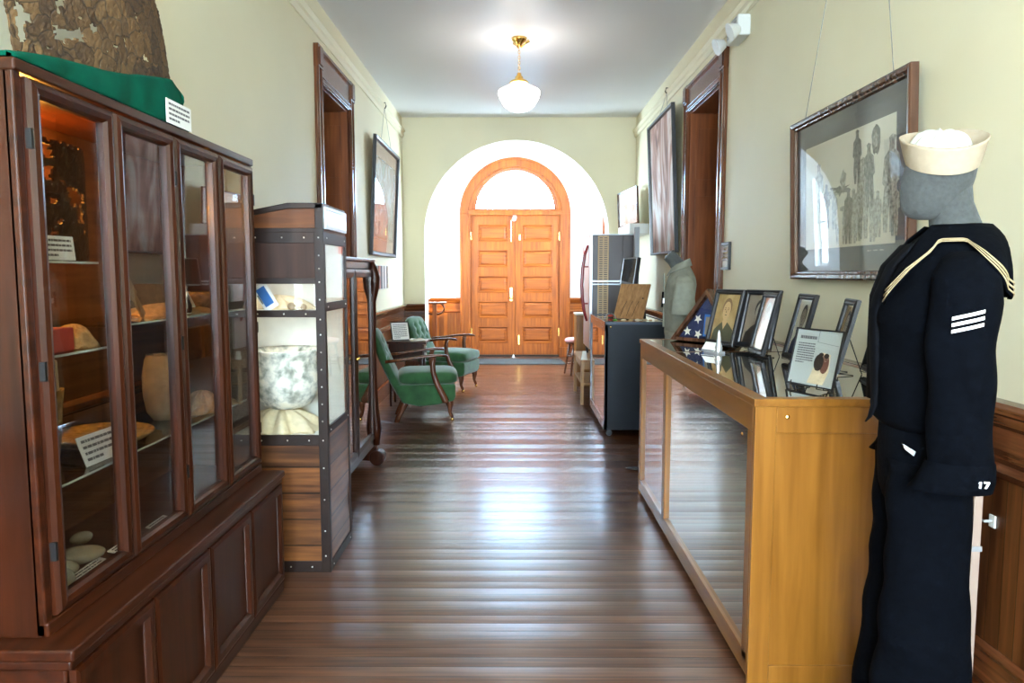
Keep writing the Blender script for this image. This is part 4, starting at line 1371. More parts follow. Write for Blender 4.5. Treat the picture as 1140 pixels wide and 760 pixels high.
a1 = armchair('nearer green velvet armchair with wooden arms, its back to the bookcase', (-.89, 7.08, 0), math.radians(8), 'green velvet armchairs')
a2 = copy_tree(a1)
a2.location = (-.80, 8.86, 0)
a2.rotation_euler = (0, 0, math.radians(-17))
a2['label'] = 'farther green velvet armchair with tufted back, beyond the little side table'

# side table
t = thing('side_table', 'small dark wooden side table with two white knobs between the green armchairs', 'table', (-1.14, 7.80, 0))
o = (-1.14, 7.80, 0)
b = MB(o); b.box(-1.35, -.925, 7.62, 7.98, .665, .69); b.build('table_top', M['maho'], t, bevel=.004)
b = MB(o); b.box(-1.32, -.965, 7.65, 7.95, .50, .665); b.build('drawer_case', M['maho'], t, bevel=.003)
for z in (.515, .59):
    d = MB(o); d.box(-.966, -.955, 7.67, 7.93, z, z + .065); dd = d.build('drawer', M['mahoy'], t, bevel=.003)
    k = MB(o); k.ell((-.942, 7.74, z + .033), .014, .014, .014, 10, 7); k.build('knob', M['white_plastic'], dd, smooth=True)
for x in (-1.305, -.985):
    for y in (7.665, 7.935):
        l = MB(o); l.loft([[(x + h * math.cos(q), y + h * math.sin(q), z) for q in [2 * PI * k / 8 for k in range(8)]] for z, h in ((.50, .018), (.40, .02), (.25, .014), (0, .011))])
        l.build('leg', M['maho'], t, smooth=True)
t = framed('framed_page', 'black framed typed page leaning on the side table by the green armchairs', (-1.20, 7.74, .692), math.radians(28), -.32, .20, .20, [(0, 0), (0, .012), (.008, .012), (.008, 0)], M['black'], .0, M['paper'], None, glass=False)
lines('print', t, -.075, .075, .02, .18, 9, -.0042)
t = thing('open_book', 'open pale book lying on the side table before the framed page', 'book', (-1.04, 7.78, .690), .3)
for s in (-1, 1):
    MB().prism([(0, 0), (s * .08, 0), (s * .082, .012), (s * .04, .02), (0, .012)], 'Y', -.055, .055).build('page_block', M['paper_cream'], t)

# wooden stand with a scroll bracket at the arch jamb
t = thing('wooden_stand', 'slim wooden stand with curled brackets and slab top in the left lobby corner', 'stand', (-1.17, 10.75, 0))
o = (-1.17, 10.75, 0)
MB(o).box(-1.36, -1.0, 10.6, 10.9, .955, .98).build('top', M['trimx'], t, bevel=.004)
MB(o).box(-1.20, -1.14, 10.72, 10.78, .05, .955).build('post', M['oakdoor'], t, bevel=.004)
MB(o).box(-1.32, -1.02, 10.62, 10.88, .0, .05).build('base', M['oakdoor'], t, bevel=.006)
for s in (-1, 1):
    c = MB(o).tube([(-1.17 + s * (.03 + .11 * math.sin(a)), 10.75, .80 + .14 * (1 - math.cos(a)) / 1.6) for a in [PI * i / 12 * 1.05 for i in range(13)]], .014, 7)
    c.build('bracket', M['trimx'], t, smooth=True)


# ================================================================= RIGHT SIDE
# honey maple glass showcase
CX0, CX1, CY0, CY1, CZ = .79, 1.53, 2.385, 4.60, .99
o = (1.16, 3.49, 0)
t = thing('maple_showcase', 'long honey coloured wooden showcase with glass front and glass top on the right', 'display case', o)
b = MB(o)
b.box(CX0 + .012, CX1, CY0 + .008, CY0 + .022, .02, .925)
b.build('near_panel', M['honey'], t)
for y0, y1 in ((CY0, CY0 + .02), (CY1 - .02, CY1)):
    b = MB(o)
    b.box(CX0, CX0 + .07, y0, y1, 0.0, .965)
    b.box(CX1 - .07, CX1, y0, y1, 0.0, .965)
    b.box(CX0 + .07, CX1 - .07, y0, y1, .875, .965).box(CX0 + .07, CX1 - .07, y0, y1, 0, .075)
    b.build('end_frame', M['honey'], t, bevel=.0025)
ym = 3.84
for y0, y1 in ((CY0 + .02, CY0 + .075), (CY1 - .06, CY1 - .02), (ym - .035, ym + .035)):
    MB(o).box(CX0, CX0 + .035, y0, y1, .075, .875).build('front_post', M['honey'], t, bevel=.0025)
b = MB(o)
b.box(CX0, CX0 + .035, CY0 + .02, CY1 - .02, .875, .965).box(CX0, CX0 + .035, CY0 + .02, CY1 - .02, .03, .105)
b.build('front_rail', M['honeyy'], t, bevel=.0025)
b = MB(o)
b.box(CX0 - .006, CX0 + .045, CY0 - .006, CY1 + .006, .965, CZ).box(CX1 - .04, CX1 + .004, CY0 - .006, CY1 + .006, .965, CZ)
b.box(CX0 + .04, CX1 - .03, CY0 - .006, CY0 + .045, .965, CZ).box(CX0 + .04, CX1 - .03, CY1 - .045, CY1 + .006, .965, CZ)
b.box(CX0 + .04, CX1 - .03, ym - .02, ym + .02, .965, CZ - .002)
b.build('top_frame', M['honeyy'], t, bevel=.002)
for y0, y1 in ((CY0 + .045, ym - .02), (ym + .02, CY1 - .045)):
    MB(o).box(CX0 + .045, CX1 - .04, y0, y1, CZ - .006, CZ - .0005).build('top_glass', M['topglass'], t)
for y0, y1 in ((CY0 + .07, ym - .035), (ym + .035, CY1 - .055)):
    MB(o).box(CX0 + .015, CX0 + .020, y0, y1, .10, .88).build('front_glass', M['frontglass'], t)
b = MB(o).box(CX1 - .02, CX1, CY0 + .02, CY1 - .02, .05, .965)
b.build('back_panel', M['casein'], t)
MB(o).box(CX0 + .03, CX1 - .02, CY0 + .02, CY1 - .02, .06, .08).build('deck', M['casegreen'], t)
MB(o).box(CX0 + .06, CX1 - .03, CY0 + .03, CY1 - .03, .50, .508).build('glass_shelf', M['shelfglass'], t)
for (y, z) in ((CY0 + .0, .93),):
    sc_ = MB(o).ell((CX0 + .105, y - .001, z), .008, .004, .008, 8, 6); sc_.build('screw', M['brass'], t)
MB(o).ell((CX0 - .001, CY0 + .13, .845), .004, .007, .007, 8, 6).build('screw', M['brass'], t)
card('white paper card lying flat on the floor of the maple showcase', (1.02, 3.05, .0805), 1.2, -1.45, .16, .10, 3)
card('small white printed card on the glass shelf inside the maple showcase', (1.10, 3.20, .5085), 1.3, -1.45, .10, .07, 3)
ob = MB().box(-.04, .04, -.05, .05, 0, .09).build('small_box', M['white_plastic'], bevel=.004)
ob.location = (.93, 2.55, .0805); tag(ob, 'pale green-white box in the near bottom corner of the maple showcase', 'box')

# things on the showcase top
GZ = CZ - .0005
FPB = [(0, 0), (0, .014), (.006, .02), (.014, .016), (.020, .020), (.026, .014), (.028, .004), (.028, 0)]


def easel(parent, w, h, lean):
    """wire easel behind and below the frame, in frame coordinates (frame leans back by `lean`)"""
    # the root is tilted; work in tilted coordinates
    b = MB()
    for s in (-1, 1):
        b.tube([(s * w * .28, -.028, .012), (s * w * .28, -.028, -.004), (s * w * .28, .004, -.004), (s * w * .22, .006, h * .55)], .0022, 6)
    c, s_ = math.cos(lean), math.sin(lean)
    # rear leg foot at ground: local point that maps to z=-.012 in root-parent space
    d = .02 + h * .55 * s_ + .05
    fy, fz = d * c, d * s_
    b.tube([(0, .006, h * .55), (0, fy, fz - .012)], .0022, 6)
    b.tube([(-w * .28, .004, -.004), (-w * .25, fy * .6, fz * .6 - .011)], .002, 6)
    b.tube([(w * .28, .004, -.004), (w * .25, fy * .6, fz * .6 - .011)], .002, 6)
    b.tube([(-w * .22, .006, h * .55), (w * .22, .006, h * .55)], .0022, 6)
    return b.build('easel', M['wire'], parent)


def portrait(t, kind, w, h, f):
    """a sitter built from flat printed shapes just above the mat"""
    x0, x1, z0, z1 = -w / 2 + f, w / 2 - f, f, h - f
    W, Hh = x1 - x0, z1 - z0
    def poly(name, pts, mat, y):
        b = MB(); b.prism([(x0 + W * u, z0 + Hh * v) for u, v in pts], 'Y', y - .0004, y)
        return b.build(name, M[mat], t)
    def oval(name, cu, cv, ru, rv, mat, y, n=22):
        return poly(name, [(cu + ru * math.cos(2 * PI * k / n), cv + rv * math.sin(2 * PI * k / n)) for k in range(n)], mat, y)
    bg, coat, face, hair = kind
    poly('photo_ground', [(0, 0), (1, 0), (1, 1), (0, 1)], bg, -.0045)
    poly('photo_shoulders', [(.05, 0), (.10, .22), (.28, .34), (.40, .40), (.62, .40), (.74, .34), (.92, .24), (.97, 0)], coat, -.005)
    poly('photo_collar', [(.40, .40), (.50, .24), (.62, .40), (.58, .46), (.44, .46)], face, -.0055)
    oval('photo_hair', .50, .70, .20, .215, hair, -.0058)
    oval('photo_face', .50, .64, .165, .20, face, -.0062)
    for s in (-1, 1):
        oval('photo_eye', .50 + s * .065, .665, .028, .012, hair, -.0066, 10)
        oval('photo_brow', .50 + s * .065, .70, .035, .008, hair, -.0066, 10)
    poly('photo_nose', [(.49, .66), (.475, .60), (.51, .595)], coat, -.0066)
    oval('photo_mouth', .50, .55, .045, .010, coat, -.0066, 10)


def photo_frame(label, loc, deg, w, h, kind, lean=.24):
    t = thing('photo_frame', label, 'picture frame', (loc[0], loc[1], GZ + .0125), math.radians(deg), 'framed portraits on the showcase', -lean)
    MB().rframe(-w / 2, w / 2, 0, h, FPB).build('frame', M['black'], t, bevel=.001)
    MB().box(-w / 2 + .004, w / 2 - .004, -.004, .002, .004, h - .004).build('backing', M['black'], t)
    portrait(t, kind, w, h, .026)
    MB().box(-w / 2 + .02, w / 2 - .02, -.0095, -.008, .02, h - .02).build('glass', M['frameglass'], t)
    easel(t, w, h, lean)
    return t


photo_frame('black framed sepia portrait in green top, leftmost of the photos beside the flag case', (1.14, 4.07, 0), -68, .245, .315, ('sepia', 'olive', 'skin_sepia2', 'olive2'))
photo_frame('black framed grey portrait of a dark-haired man, second photo from the flag case', (1.275, 3.91, 0), -62, .245, .315, ('grey_bg', 'photo_dark', 'grey_face', 'photo_dark'))
photo_frame('black framed faded pink face portrait, third photo from the flag case', (1.20, 3.62, 0), -92, .235, .31, ('pinkface', 'paper_cream', 'pinkface', 'paper_cream'))
photo_frame('black framed portrait with dark suit and bright edge, fourth photo from the flag case', (1.275, 3.36, 0), -93, .225, .31, ('paper_cream', 'flagblue', 'grey_bg', 'photo_dark'))
photo_frame('black framed portrait seen almost edge-on, fifth from the flag case behind the text page', (1.31, 3.00, 0), -103, .215, .30, ('sepia', 'photo_dark', 'grey_face', 'photo_dark'))
photo_frame('black framed portrait hidden mostly behind another, nearest the wall and last in the row', (1.415, 2.90, 0), -102, .215, .29, ('photo_dark', 'photo_dark', 'grey_bg', 'photo_dark'))

# triangular flag case
t = thing('flag_case', 'triangular dark wooden case holding a folded starred blue flag on the showcase', 'flag case', (1.15, 4.345, GZ), math.radians(-52), rx=-.12)
TW, TH = .47, .315
def trirings(ins, y):
    k = ins
    return [(-TW / 2 + k * 2.0, y, k), (TW / 2 - k * 2.0, y, k), (0, y, TH - k * 1.75)]
b = MB()
rings = [trirings(0, 0), trirings(0, -.07), trirings(.02, -.07), trirings(.02, -.01)]
b.loft(rings, cap=False)
b.build('case_frame', M['framewood'], t)
b = MB(); b.prism([(p[0], p[2]) for p in trirings(.004, 0)], 'Y', -.008, .002); b.build('back', M['framewood'], t)
b = MB(); b.loft([trirings(.02, -.012), trirings(.021, -.04), [(p[0] * .85, -.05, .02 + (p[2] - .02) * .85 + .01) for p in trirings(.021, 0)]]); fl = b.build('folded_flag', M['flagblue'], t)
def star(cx_, cz_, r, y, rot=0):
    pts = []
    for k in range(10):
        a = PI / 2 + rot + k * PI / 5
        rr = r if k % 2 == 0 else r * .42
        pts.append((cx_ + rr * math.cos(a), cz_ + rr * math.sin(a)))
    return MB().prism(pts, 'Y', y - .001, y).build('star', M['flagstar'], fl)
for (x, z) in ((-.125, .058), (-.055, .135), (-.045, .045), (.09, .06), (.05, .13)):
    star(x, z, .03, -.0505, x * 9)
ic = MB().box(-.005, .075, -.056, -.053, .035, .165); ico = ic.build('insignia_card', M['bluecard'], t)
MB().box(.006, .064, -.058, -.056, .046, .15).build('insignia_print', M['grey_bg'], ico)
MB().prism([(p[0], p[2]) for p in trirings(.018, 0)], 'Y', -.0635, -.062).build('glass', M['frameglass'], t)

# small silver model and card between the photographs
t = thing('silver_trinket', 'little silver upright model with a slanted white card before the portraits', 'trinket', (1.03, 3.78, GZ), math.radians(-60))
b = MB()
b.box(-.05, .05, -.025, .025, 0, .012)
b.loft([[(.03 + h * math.cos(q), h * math.sin(q), z) for q in [2 * PI * k / 12 for k in range(12)]] for z, h in ((.012, .018), (.03, .02), (.06, .012), (.09, .010), (.11, .006), (.12, .002))])
b.build('model', M['silver'], t, smooth=False)
b = MB(); b.T = Matrix.Translation((-.02, -.03, .012)) @ Matrix.Rotation(-.7, 4, 'X'); b.box(-.045, .045, 0, .004, 0, .055)
cd = b.build('name_card', M['paper'], t)
b = MB(); b.T = Matrix.Translation((-.02, -.03, .012)) @ Matrix.Rotation(-.7, 4, 'X')
b.box(-.045, .045, -.002, 0.0, .0, .006); b.build('card_edge', M['ink'], cd)

# acrylic text page on easel
t = thing('text_frame', 'thin black framed typed page with an inset couple photo on a wire easel', 'picture frame', (1.04, 2.575, GZ + .0125), math.radians(-69), rx=-.22)
w, h = .225, .205
MB().rframe(-w / 2, w / 2, 0, h, [(0, 0), (0, .008), (.005, .008), (.005, 0)]).build('frame', M['black'], t)
MB().box(-w / 2 + .002, w / 2 - .002, -.002, .002, .002, h - .002).build('page', M['greypage'], t)
lines('title', t, -.088, -.008, .162, .184, 1, -.002, tall=.5, short_last=False)
lines('print', t, -.092, -.008, .078, .155, 9, -.002, tall=.5)
MB().prism([(-.096, .2), (.0, .2), (.0, .16), (.098, .152), (.098, .151), (-.001, .159), (-.001, .199), (-.096, .199)], 'Y', -.0028, -.002).build('rule_line', M['ink'], t)
pp = MB().prism([(-.015, .012), (.005, .075), (.03, .125), (.07, .12), (.075, .06), (.06, .012)], 'Y', -.0026, -.0021).build('inset_photo', M['linen'], t)
for (u, v, ru, rv, m) in ((.022, .088, .022, .03, 'photo_dark'), (.05, .085, .020, .034, 'photo_brown'), (.03, .108, .011, .013, 'grey_face'), (.052, .105, .010, .012, 'grey_face'), (.028, .117, .011, .007, 'photo_dark'), (.053, .114, .011, .009, 'photo_dark')):
    MB().prism([(u + ru * math.cos(2 * PI * k / 16), v + rv * math.sin(2 * PI * k / 16)) for k in range(16)], 'Y', -.0030 - .0002 * (m == 'photo_dark'), -.0026).build('photo_figure', M[m], pp)
MB().box(-w / 2 + .004, w / 2 - .004, -.0058, -.005, .004, h - .004).build('glass', M['frameglass'], t)
easel(t, w, h, .22)

# ---------------- pictures on the right wall
PR = [(0, 0), (0, .032), (.008, .036), (.022, .034), (.030, .024), (.036, .022), (.042, .010), (.042, 0)]
PW, PH = 1.235, .835
t = framed('framed_drawing', 'large walnut framed pencil montage of uniformed figures with grey mat on right wall', (XR - .018, 3.515, 1.370), -PI / 2, .035, PW, PH, PR, M['framewood'], .115, M['matgrey'], M['paper_cream'])
rnd = random.Random(11)
def blob(u, v, ru, rv, mat='pencil', n=16, wob=.25, y=-.0062):
    x, z = -PW / 2 + PW * u, PH * v
    pts = []
    for k in range(n):
        a = 2 * PI * k / n
        q = 1 + rnd.uniform(-wob, wob)
        pts.append((x + ru * q * math.cos(a), z + rv * q * math.sin(a)))
    MB().prism(pts, 'Y', y - .0004 - rnd.uniform(0, .0003), -.0055).build('drawn_figure', M[mat], t)
def figure(u, v, s, mat='pencil', lean=0):
    """standing figure, feet at (u,v), s = height in metres"""
    x, z = -PW / 2 + PW * u, PH * v
    pts = [(-.10, 0), (-.14, .25), (-.12, .48), (-.17, .52), (-.15, .78), (-.06, .84), (-.05, .92), (-.07, .97), (0, 1.0), (.07, .97), (.05, .92), (.06, .84), (.15, .78), (.18, .52), (.12, .48), (.13, .25), (.11, 0), (.03, 0), (0, .4), (-.03, 0)]
    MB().prism([(x + s * (p[0] + lean * p[1]), z + s * p[1]) for p in pts], 'Y', -.0066 - rnd.uniform(0, .0003), -.0055).build('drawn_figure', M[mat], t)
blob(.74, .72, .038, .062, 'pencil_dark', 20, .12)
blob(.74, .72, .020, .034, 'pencil', 14, .2, -.0068)
figure(.60, .52, .24, 'pencil_dark'); blob(.60, .71, .03, .022, 'pencil_dark'); blob(.60, .66, .022, .03, 'pencil')
blob(.455, .51, .10, .022, 'pencil_dark', 24, .45); blob(.49, .56, .03, .05, 'pencil', 12, .4); blob(.40, .49, .05, .02, 'pencil', 12, .4)
for (u, v, s, m) in ((.27, .34, .30, 'pencil'), (.34, .30, .22, 'pencil_dark'), (.41, .29, .19, 'pencil'), (.31, .17, .18, 'pencil'), (.44, .20, .10, 'pencil'), (.53, .20, .26, 'pencil_dark'), (.57, .20, .25, 'pencil'), (.50, .20, .19, 'pencil'), (.61, .21, .22, 'pencil'), (.65, .22, .36, 'pencil'), (.70, .38, .28, 'pencil_dark'), (.72, .20, .22, 'pencil'), (.76, .22, .20, 'pencil'), (.83, .24, .40, 'pencil'), (.87, .22, .22, 'pencil')):
    figure(u, v, s, m, rnd.uniform(-.08, .08))
blob(.49, .40, .04, .012, 'pencil', 12, .2)
for i in range(3):
    blob(.70 + i * .045, .155, .018, .003, 'pencil', 8, .4)
wires('two thin slanting wires holding the large walnut framed drawing', [((XR - .05, 4.00, 2.20), (XR - .045, 3.62, 3.18)), ((XR - .05, 3.08, 2.20), (XR - .045, 3.30, 3.18))], 0)
for yy in (3.62, 3.30):
    hk = MB().tube([(XR - .02, yy, 3.27), (XR - .05, yy, 3.275), (XR - .06, yy, 3.22), (XR - .045, yy, 3.18)], .005, 6)
    tag(hk.build('picture_hook', M['iron']), 'dark hook on the right picture rail above the large drawing, ' + ('farther one' if yy > 3.5 else 'nearer one'), 'hook')
art2 = painting('portrait_painting', [(.06, .05, .06), (.25, .16, .14), (.48, .28, .22), (.66, .54, .48), (.75, .72, .70), (.45, .50, .52)], 1.6, .75, stretch=(1.6, 1, .55), dist=2.2)
FP2 = [(0, 0), (0, .035), (.008, .038), (.022, .034), (.026, .01), (.026, 0)]
framed('framed_painting', 'tall blurred pinkish portrait painting in thin black frame beyond the right doorway', (XR - .016, 7.76, 1.60), -PI / 2, .045, 1.28, 1.41, FP2, M['black'], .0, M['photo_dark'], art2, glass=False)
wires('thin wires of the tall pinkish painting, meeting at the right picture rail', [((XR - .045, 7.69, 3.22), (XR - .08, 7.95, 3.0)), ((XR - .045, 7.69, 3.22), (XR - .08, 7.45, 3.0))], 0)
hk = MB().tube([(XR - .02, 7.69, 3.27), (XR - .05, 7.69, 3.275), (XR - .06, 7.69, 3.24), (XR - .045, 7.69, 3.22)], .006, 6)
tag(hk.build('picture_hook', M['iron']), 'dark hook on the right picture rail above the tall painting', 'hook')
art3 = painting('pale_photo_print', [(.72, .42, .22), (.80, .62, .48), (.85, .80, .74), (.5, .45, .45)], 2.2, .4)
framed('framed_photograph', 'small thin-framed pale orange picture above the tall dark cabinet', (1.405, 9.12, 1.98), math.radians(-84), .05, .92, .43, [(0, 0), (0, .025), (.014, .025), (.014, 0)], M['framewood'], .012, M['paper'], art3)
wb = thing('wall_box', 'pale grey box on the right wall carrying the small orange picture', 'wall box', (1.48, 9.12, 1.86))
MB((1.48, 9.12, 1.86)).box(1.335, XR, 8.66, 9.58, 1.86, 1.978).build('housing', M['white_plastic'], wb, bevel=.006)
t = framed('wall_plaque', 'small brown room plaque with white strip on the wall beside the right doorway', (XR - .001, 5.59, 1.425), -PI / 2, 0, .29, .205, [(0, 0), (0, .02), (.02, .02), (.02, 0)], M['black'], .0, M['trimw'], None, glass=False, cat='sign')
MB().box(-.12, .12, -.008, -.004, .022, .068).build('name_strip', M['paper'], t)
MB().box(-.12, .12, -.008, -.004, .172, .18).build('top_strip', M['paper'], t)
for (z, hw) in ((.15, .03), (.122, .07), (.105, .03), (.088, .06)):
    MB().box(-hw, hw, -.006, -.004, z, z + .009).build('lettering', M['cream_braid'], t)

# emergency light
t = thing('emergency_light', 'white two-headed emergency light high on the wall above the right doorway', 'emergency light', (XR, 5.27, 3.02))
o = (XR, 5.27, 3.02)
b = MB(o); b.box(1.50, XR - .0, 5.13, 5.40, 3.0, 3.14); b.build('housing', M['white_plastic'], t, bevel=.012, seg=3)
for i in range(5):
    b = MB(o); b.box(1.494, 1.502, 5.16, 5.37, 3.03 + i * .022, 3.038 + i * .022); b.build('vent_rib', M['steel'], t)
for yy, dz in ((5.44, .0), (5.10, .0)):
    b = MB((0, 0, 0)); b.T = Matrix.Translation((1.49 - o[0], yy - o[1], 3.03 - o[2])) @ Matrix.Rotation(-2.0, 4, 'Y')
    b.lathe([(.01, -.02), (.03, -.01), (.045, .02), (.058, .05), (.06, .058), (.0, .058)], (0, 0, 0), 18)
    b.build('lamp_head', M['white_plastic'], t, smooth=False)
b = MB(o); b.tube([(XR - .015, 5.27, 3.14), (XR - .015, 5.2, 3.17), (XR - .05, 4.6, 3.168)], .006, 6); b.build('cable', M['wall'], t)

# ---------------- sailor mannequin
MX, MY, MR = 1.075, 1.93, math.radians(-14)


def rings(data, n=28, cy=0, p=2.0):
    out = []
    for z, cx_, cy_, rx_, ry_ in data:
        r = []
        for k in range(n):
            a = 2 * PI * k / n
            ca, sa = math.cos(a), math.sin(a)
            r.append((cx_ + rx_ * abs(ca) ** (2 / p) * (1 if ca > 0 else -1), cy_ + ry_ * abs(sa) ** (2 / p) * (1 if sa > 0 else -1), z))
        out.append(r)
    return out


def folds(data, seed, amp=.004, steps=34, n=36):
    """densified sections with soft wrinkles in the cloth"""
    rnd = random.Random(seed)
    ph = [(rnd.uniform(0, 6), rnd.uniform(18, 46), rnd.randint(1, 3), rnd.uniform(.4, 1)) for _ in range(6)]
    z1, z0 = data[0][0], data[-1][0]
    zs = sorted(set([d[0] for d in data] + [z1 + (z0 - z1) * i / steps for i in range(steps + 1)]), reverse=True)
    out = []
    for z in zs:
        q = interp(data, z)
        r = []
        e = min(1, (z1 - z) / .05) * min(1, (z - z0) / .02 + .15)
        for k in range(n):
            a = 2 * PI * k / n
            w = sum(g * math.sin(p + fz * z + m * a) for p, fz, m, g in ph) / 3 * amp * e
            r.append((q[1] + (q[3] + w) * math.cos(a), q[2] + (q[4] + w) * math.sin(a), z))
        out.append(r)
    return out


def interp(data, z):
    """sections sorted by falling z"""
    for a, b_ in zip(data, data[1:]):
        if a[0] >= z >= b_[0]:
            f = (a[0] - z) / (a[0] - b_[0])
            return [x + (y - x) * f for x, y in zip(a, b_)]
    return list(data[0] if z > data[0][0] else data[-1])


# SAILOR
t = thing('sailor_mannequin', 'grey headed mannequin in dark navy sailor uniform and white cap at right front', 'mannequin', (MX, MY, 0), MR)
# head and neck
HX, HS = .052, .86
head = [(1.703, -.03, 0, .03, .03), (1.70, -.03, 0, .08, .065), (1.692, -.03, 0, .094, .076), (1.68, -.032, 0, .097, .078), (1.64, -.037, 0, .098, .077), (1.61, -.045, 0, .094, .072), (1.585, -.052, 0, .086, .064), (1.56, -.058, 0, .072, .054), (1.543, -.062, 0, .052, .040), (1.537, -.06, 0, .03, .025)]
hr = rings(head)
for r in hr:                                   # brow, nose and chin planes
    for i, p_ in enumerate(r):
        x, y, z = p_
        if x < -.09:
            g = math.exp(-(y / .016) ** 2)
            x -= g * (.014 * math.exp(-((z - 1.625) / .018) ** 2) + .007 * math.exp(-((z - 1.56) / .014) ** 2))
            x += .006 * math.exp(-((z - 1.65) / .012) ** 2) * math.exp(-((abs(y) - .03) / .014) ** 2)
        r[i] = ((x + .03) * HS + .0 + HX - .03, y * HS, z)
b = MB(); b.loft(hr)
b.build('head', M['grey_felt'], t, smooth=True, sub=1)
b = MB(); b.loft(rings([(1.625, .04, 0, .052, .047), (1.58, .044, 0, .054, .048), (1.54, .056, 0, .058, .052), (1.50, .066, 0, .064, .060), (1.44, .06, 0, .08, .08)]))
b.build('neck', M['grey_felt'], t, smooth=True)
# cap
b = MB()
def capring(r, rz_, z, tilt=.06):
    return [(HX - .03 + r * HS * math.cos(a), rz_ * HS * math.sin(a), z + tilt * (r * math.cos(a)) * .6 + .40 * rz_ * HS * math.sin(a) + .004 * math.cos(2 * a)) for a in [2 * PI * k / 40 for k in range(40)]]
b.loft([capring(.098, .090, 1.676), capring(.106, .100, 1.70), capring(.116, .110, 1.737), capring(.119, .113, 1.744), capring(.115, .109, 1.746), capring(.105, .099, 1.715), capring(.098, .092, 1.70)], cap=False)
cp = b.build('sailor_cap', M['hat'], t, smooth=True)
b = MB()
rr = []
for i in range(9):
    f = i / 8
    ring = []
    for k in range(40):
        a = 2 * PI * k / 40
        q = math.cos(f * PI / 2) ** .7 * (1 + .05 * math.sin(9 * a) * f)
        ring.append((HX - .035 + .088 * HS * q * math.cos(a), .083 * HS * q * math.sin(a), 1.700 + .40 * .083 * HS * q * math.sin(a) + .060 * math.sin(f * PI / 2) + .008 * math.sin(9 * a + 1) * math.sin(f * PI)))
    rr.append(ring)
b.loft(rr)
b.build('crown', M['hatwhite'], cp, smooth=True)
# jumper
TOR = [(1.515, 0.066, 0, 0.062, 0.066), (1.5, 0.064, 0, 0.08, 0.095), (1.48, 0.058, 0, 0.096, 0.125), (1.455, 0.054, 0, 0.103, 0.152), (1.41, 0.034, 0, 0.1214, 0.182), (1.35, 0.02, 0, 0.1306, 0.184), (1.27, 0.006, 0, 0.1288, 0.172), (1.18, 0.004, 0, 0.1214, 0.16), (1.1, 0.006, 0, 0.1214, 0.158), (1.05, 0.008, 0, 0.126, 0.16), (1.02, 0.012, 0, 0.1214, 0.155), (1.0, 0.016, 0, 0.1086, 0.146)]
b = MB(); b.loft(folds(TOR, 5, .005))
b.build('jumper', M['navy'], t, smooth=True)
SL = {}
for s in (-1, 1):
    arm = [(1.452, .047, s * .135, .035, .035), (1.435, .045, s * .156, .056, .048), (1.39, .035, s * .180, .073, .058), (1.33, .03, s * .196, .076, .058), (1.22, .026, s * .205, .073, .055), (1.10, .028, s * .208, .071, .052), (1.00, .032, s * .208, .070, .049), (.96, .036, s * .206, .070, .047), (.925, .04, s * .205, .072, .046), (.905, .042, s * .205, .072, .044)]
    SL[s] = arm
    b = MB(); b.loft(folds(arm, 8 + s, .004))
    so = b.build('sleeve', M['navy'], t, smooth=True)
    b = MB()
    b.loft(rings([(.955, .036, s * .206, .074, .051), (.94, .034, s * .206, .078, .054), (.905, .026, s * .206, .086, .056), (.885, .016, s * .206, .092, .056), (.883, .016, s * .206, .084, .048)], 24), cap=False)
    co = b.build('cuff', M['navy'], so, smooth=True)
    if s < 0:
        # three white service stripes, tilted, following the sleeve
        for i in range(3):
            b = MB()
            vs = []
            for k in range(9):
                f = k / 8
                a = -PI / 2 + .86 * (f - .62)
                for dz in (0, .0078):
                    z = 1.262 + i * .0150 + dz + .018 * f
                    q = interp(arm, z)
                    vs.append((q[1] + (q[3] + .0025) * math.cos(a), q[2] + (q[4] + .0025) * math.sin(a), z))
            b.add(vs, [(2 * k, 2 * k + 2, 2 * k + 3, 2 * k + 1) for k in range(8)])
            b.build('stripe', M['white_braid'], so, solid=.0015)
        for nm, dx in (('1', -.0), ('7', .011)):
            c = MB()
            ox = .062 + dx
            if nm == '1':
                c.prism([(ox, .905), (ox + .0045, .905), (ox + .0055, .920), (ox + .001, .920), (ox - .002, .916), (ox + .001, .916)], 'Y', -.2575, -.2545)
            else:
                c.prism([(ox + .001, .905), (ox + .005, .905), (ox + .011, .917), (ox + .011, .921), (ox - .001, .921), (ox - .001, .917), (ox + .006, .917)], 'Y', -.2575, -.2545)
            c.build('cuff_number', M['white_braid'], co)
# collar flap following the shoulders
def zb(th):
    a = abs(th)
    if a < .80: return 1.335
    if a < 1.7: return 1.335 + (1.472 - 1.335) * (a - .80) / .9
    if a < 2.2: return 1.472
    return 1.472 - .17 * (a - 2.2) / .6
def collar(th, f, off):
    z = 1.518 + (zb(th) - 1.518) * f
    q = interp(TOR, z)
    flap = .05 * max(0, f - .35) * max(0, 1 - abs(th) / .85)
    k = 1
    off += .032 * max(0, 1 - ((abs(th) - 1.15) / .5) ** 2) * f
    if abs(th) < .85:                          # the flap is square: push its corners out
        k = 1 + .10 * (abs(th) / .85) ** 2 * f
    x = q[1] + (q[3] * k + off + flap) * math.cos(th)
    y = (q[4] * k + off + flap * .6) * math.sin(th)
    return (x, y, z + .003)
TH = 2.75
b = MB(); b.grid(lambda u, v: collar(-TH + 2 * TH * u, v, .012), 72, 12)
cl = b.build('collar', M['navy'], t, smooth=True, solid=.005)
for f0 in (.80, .87, .94):
    b = MB(); b.grid(lambda u, v: collar(-TH + 2 * TH * u, f0 + .024 * v, .0165), 72, 1)
    b.build('collar_stripe', M['cream_braid'], cl, smooth=True, solid=.002)
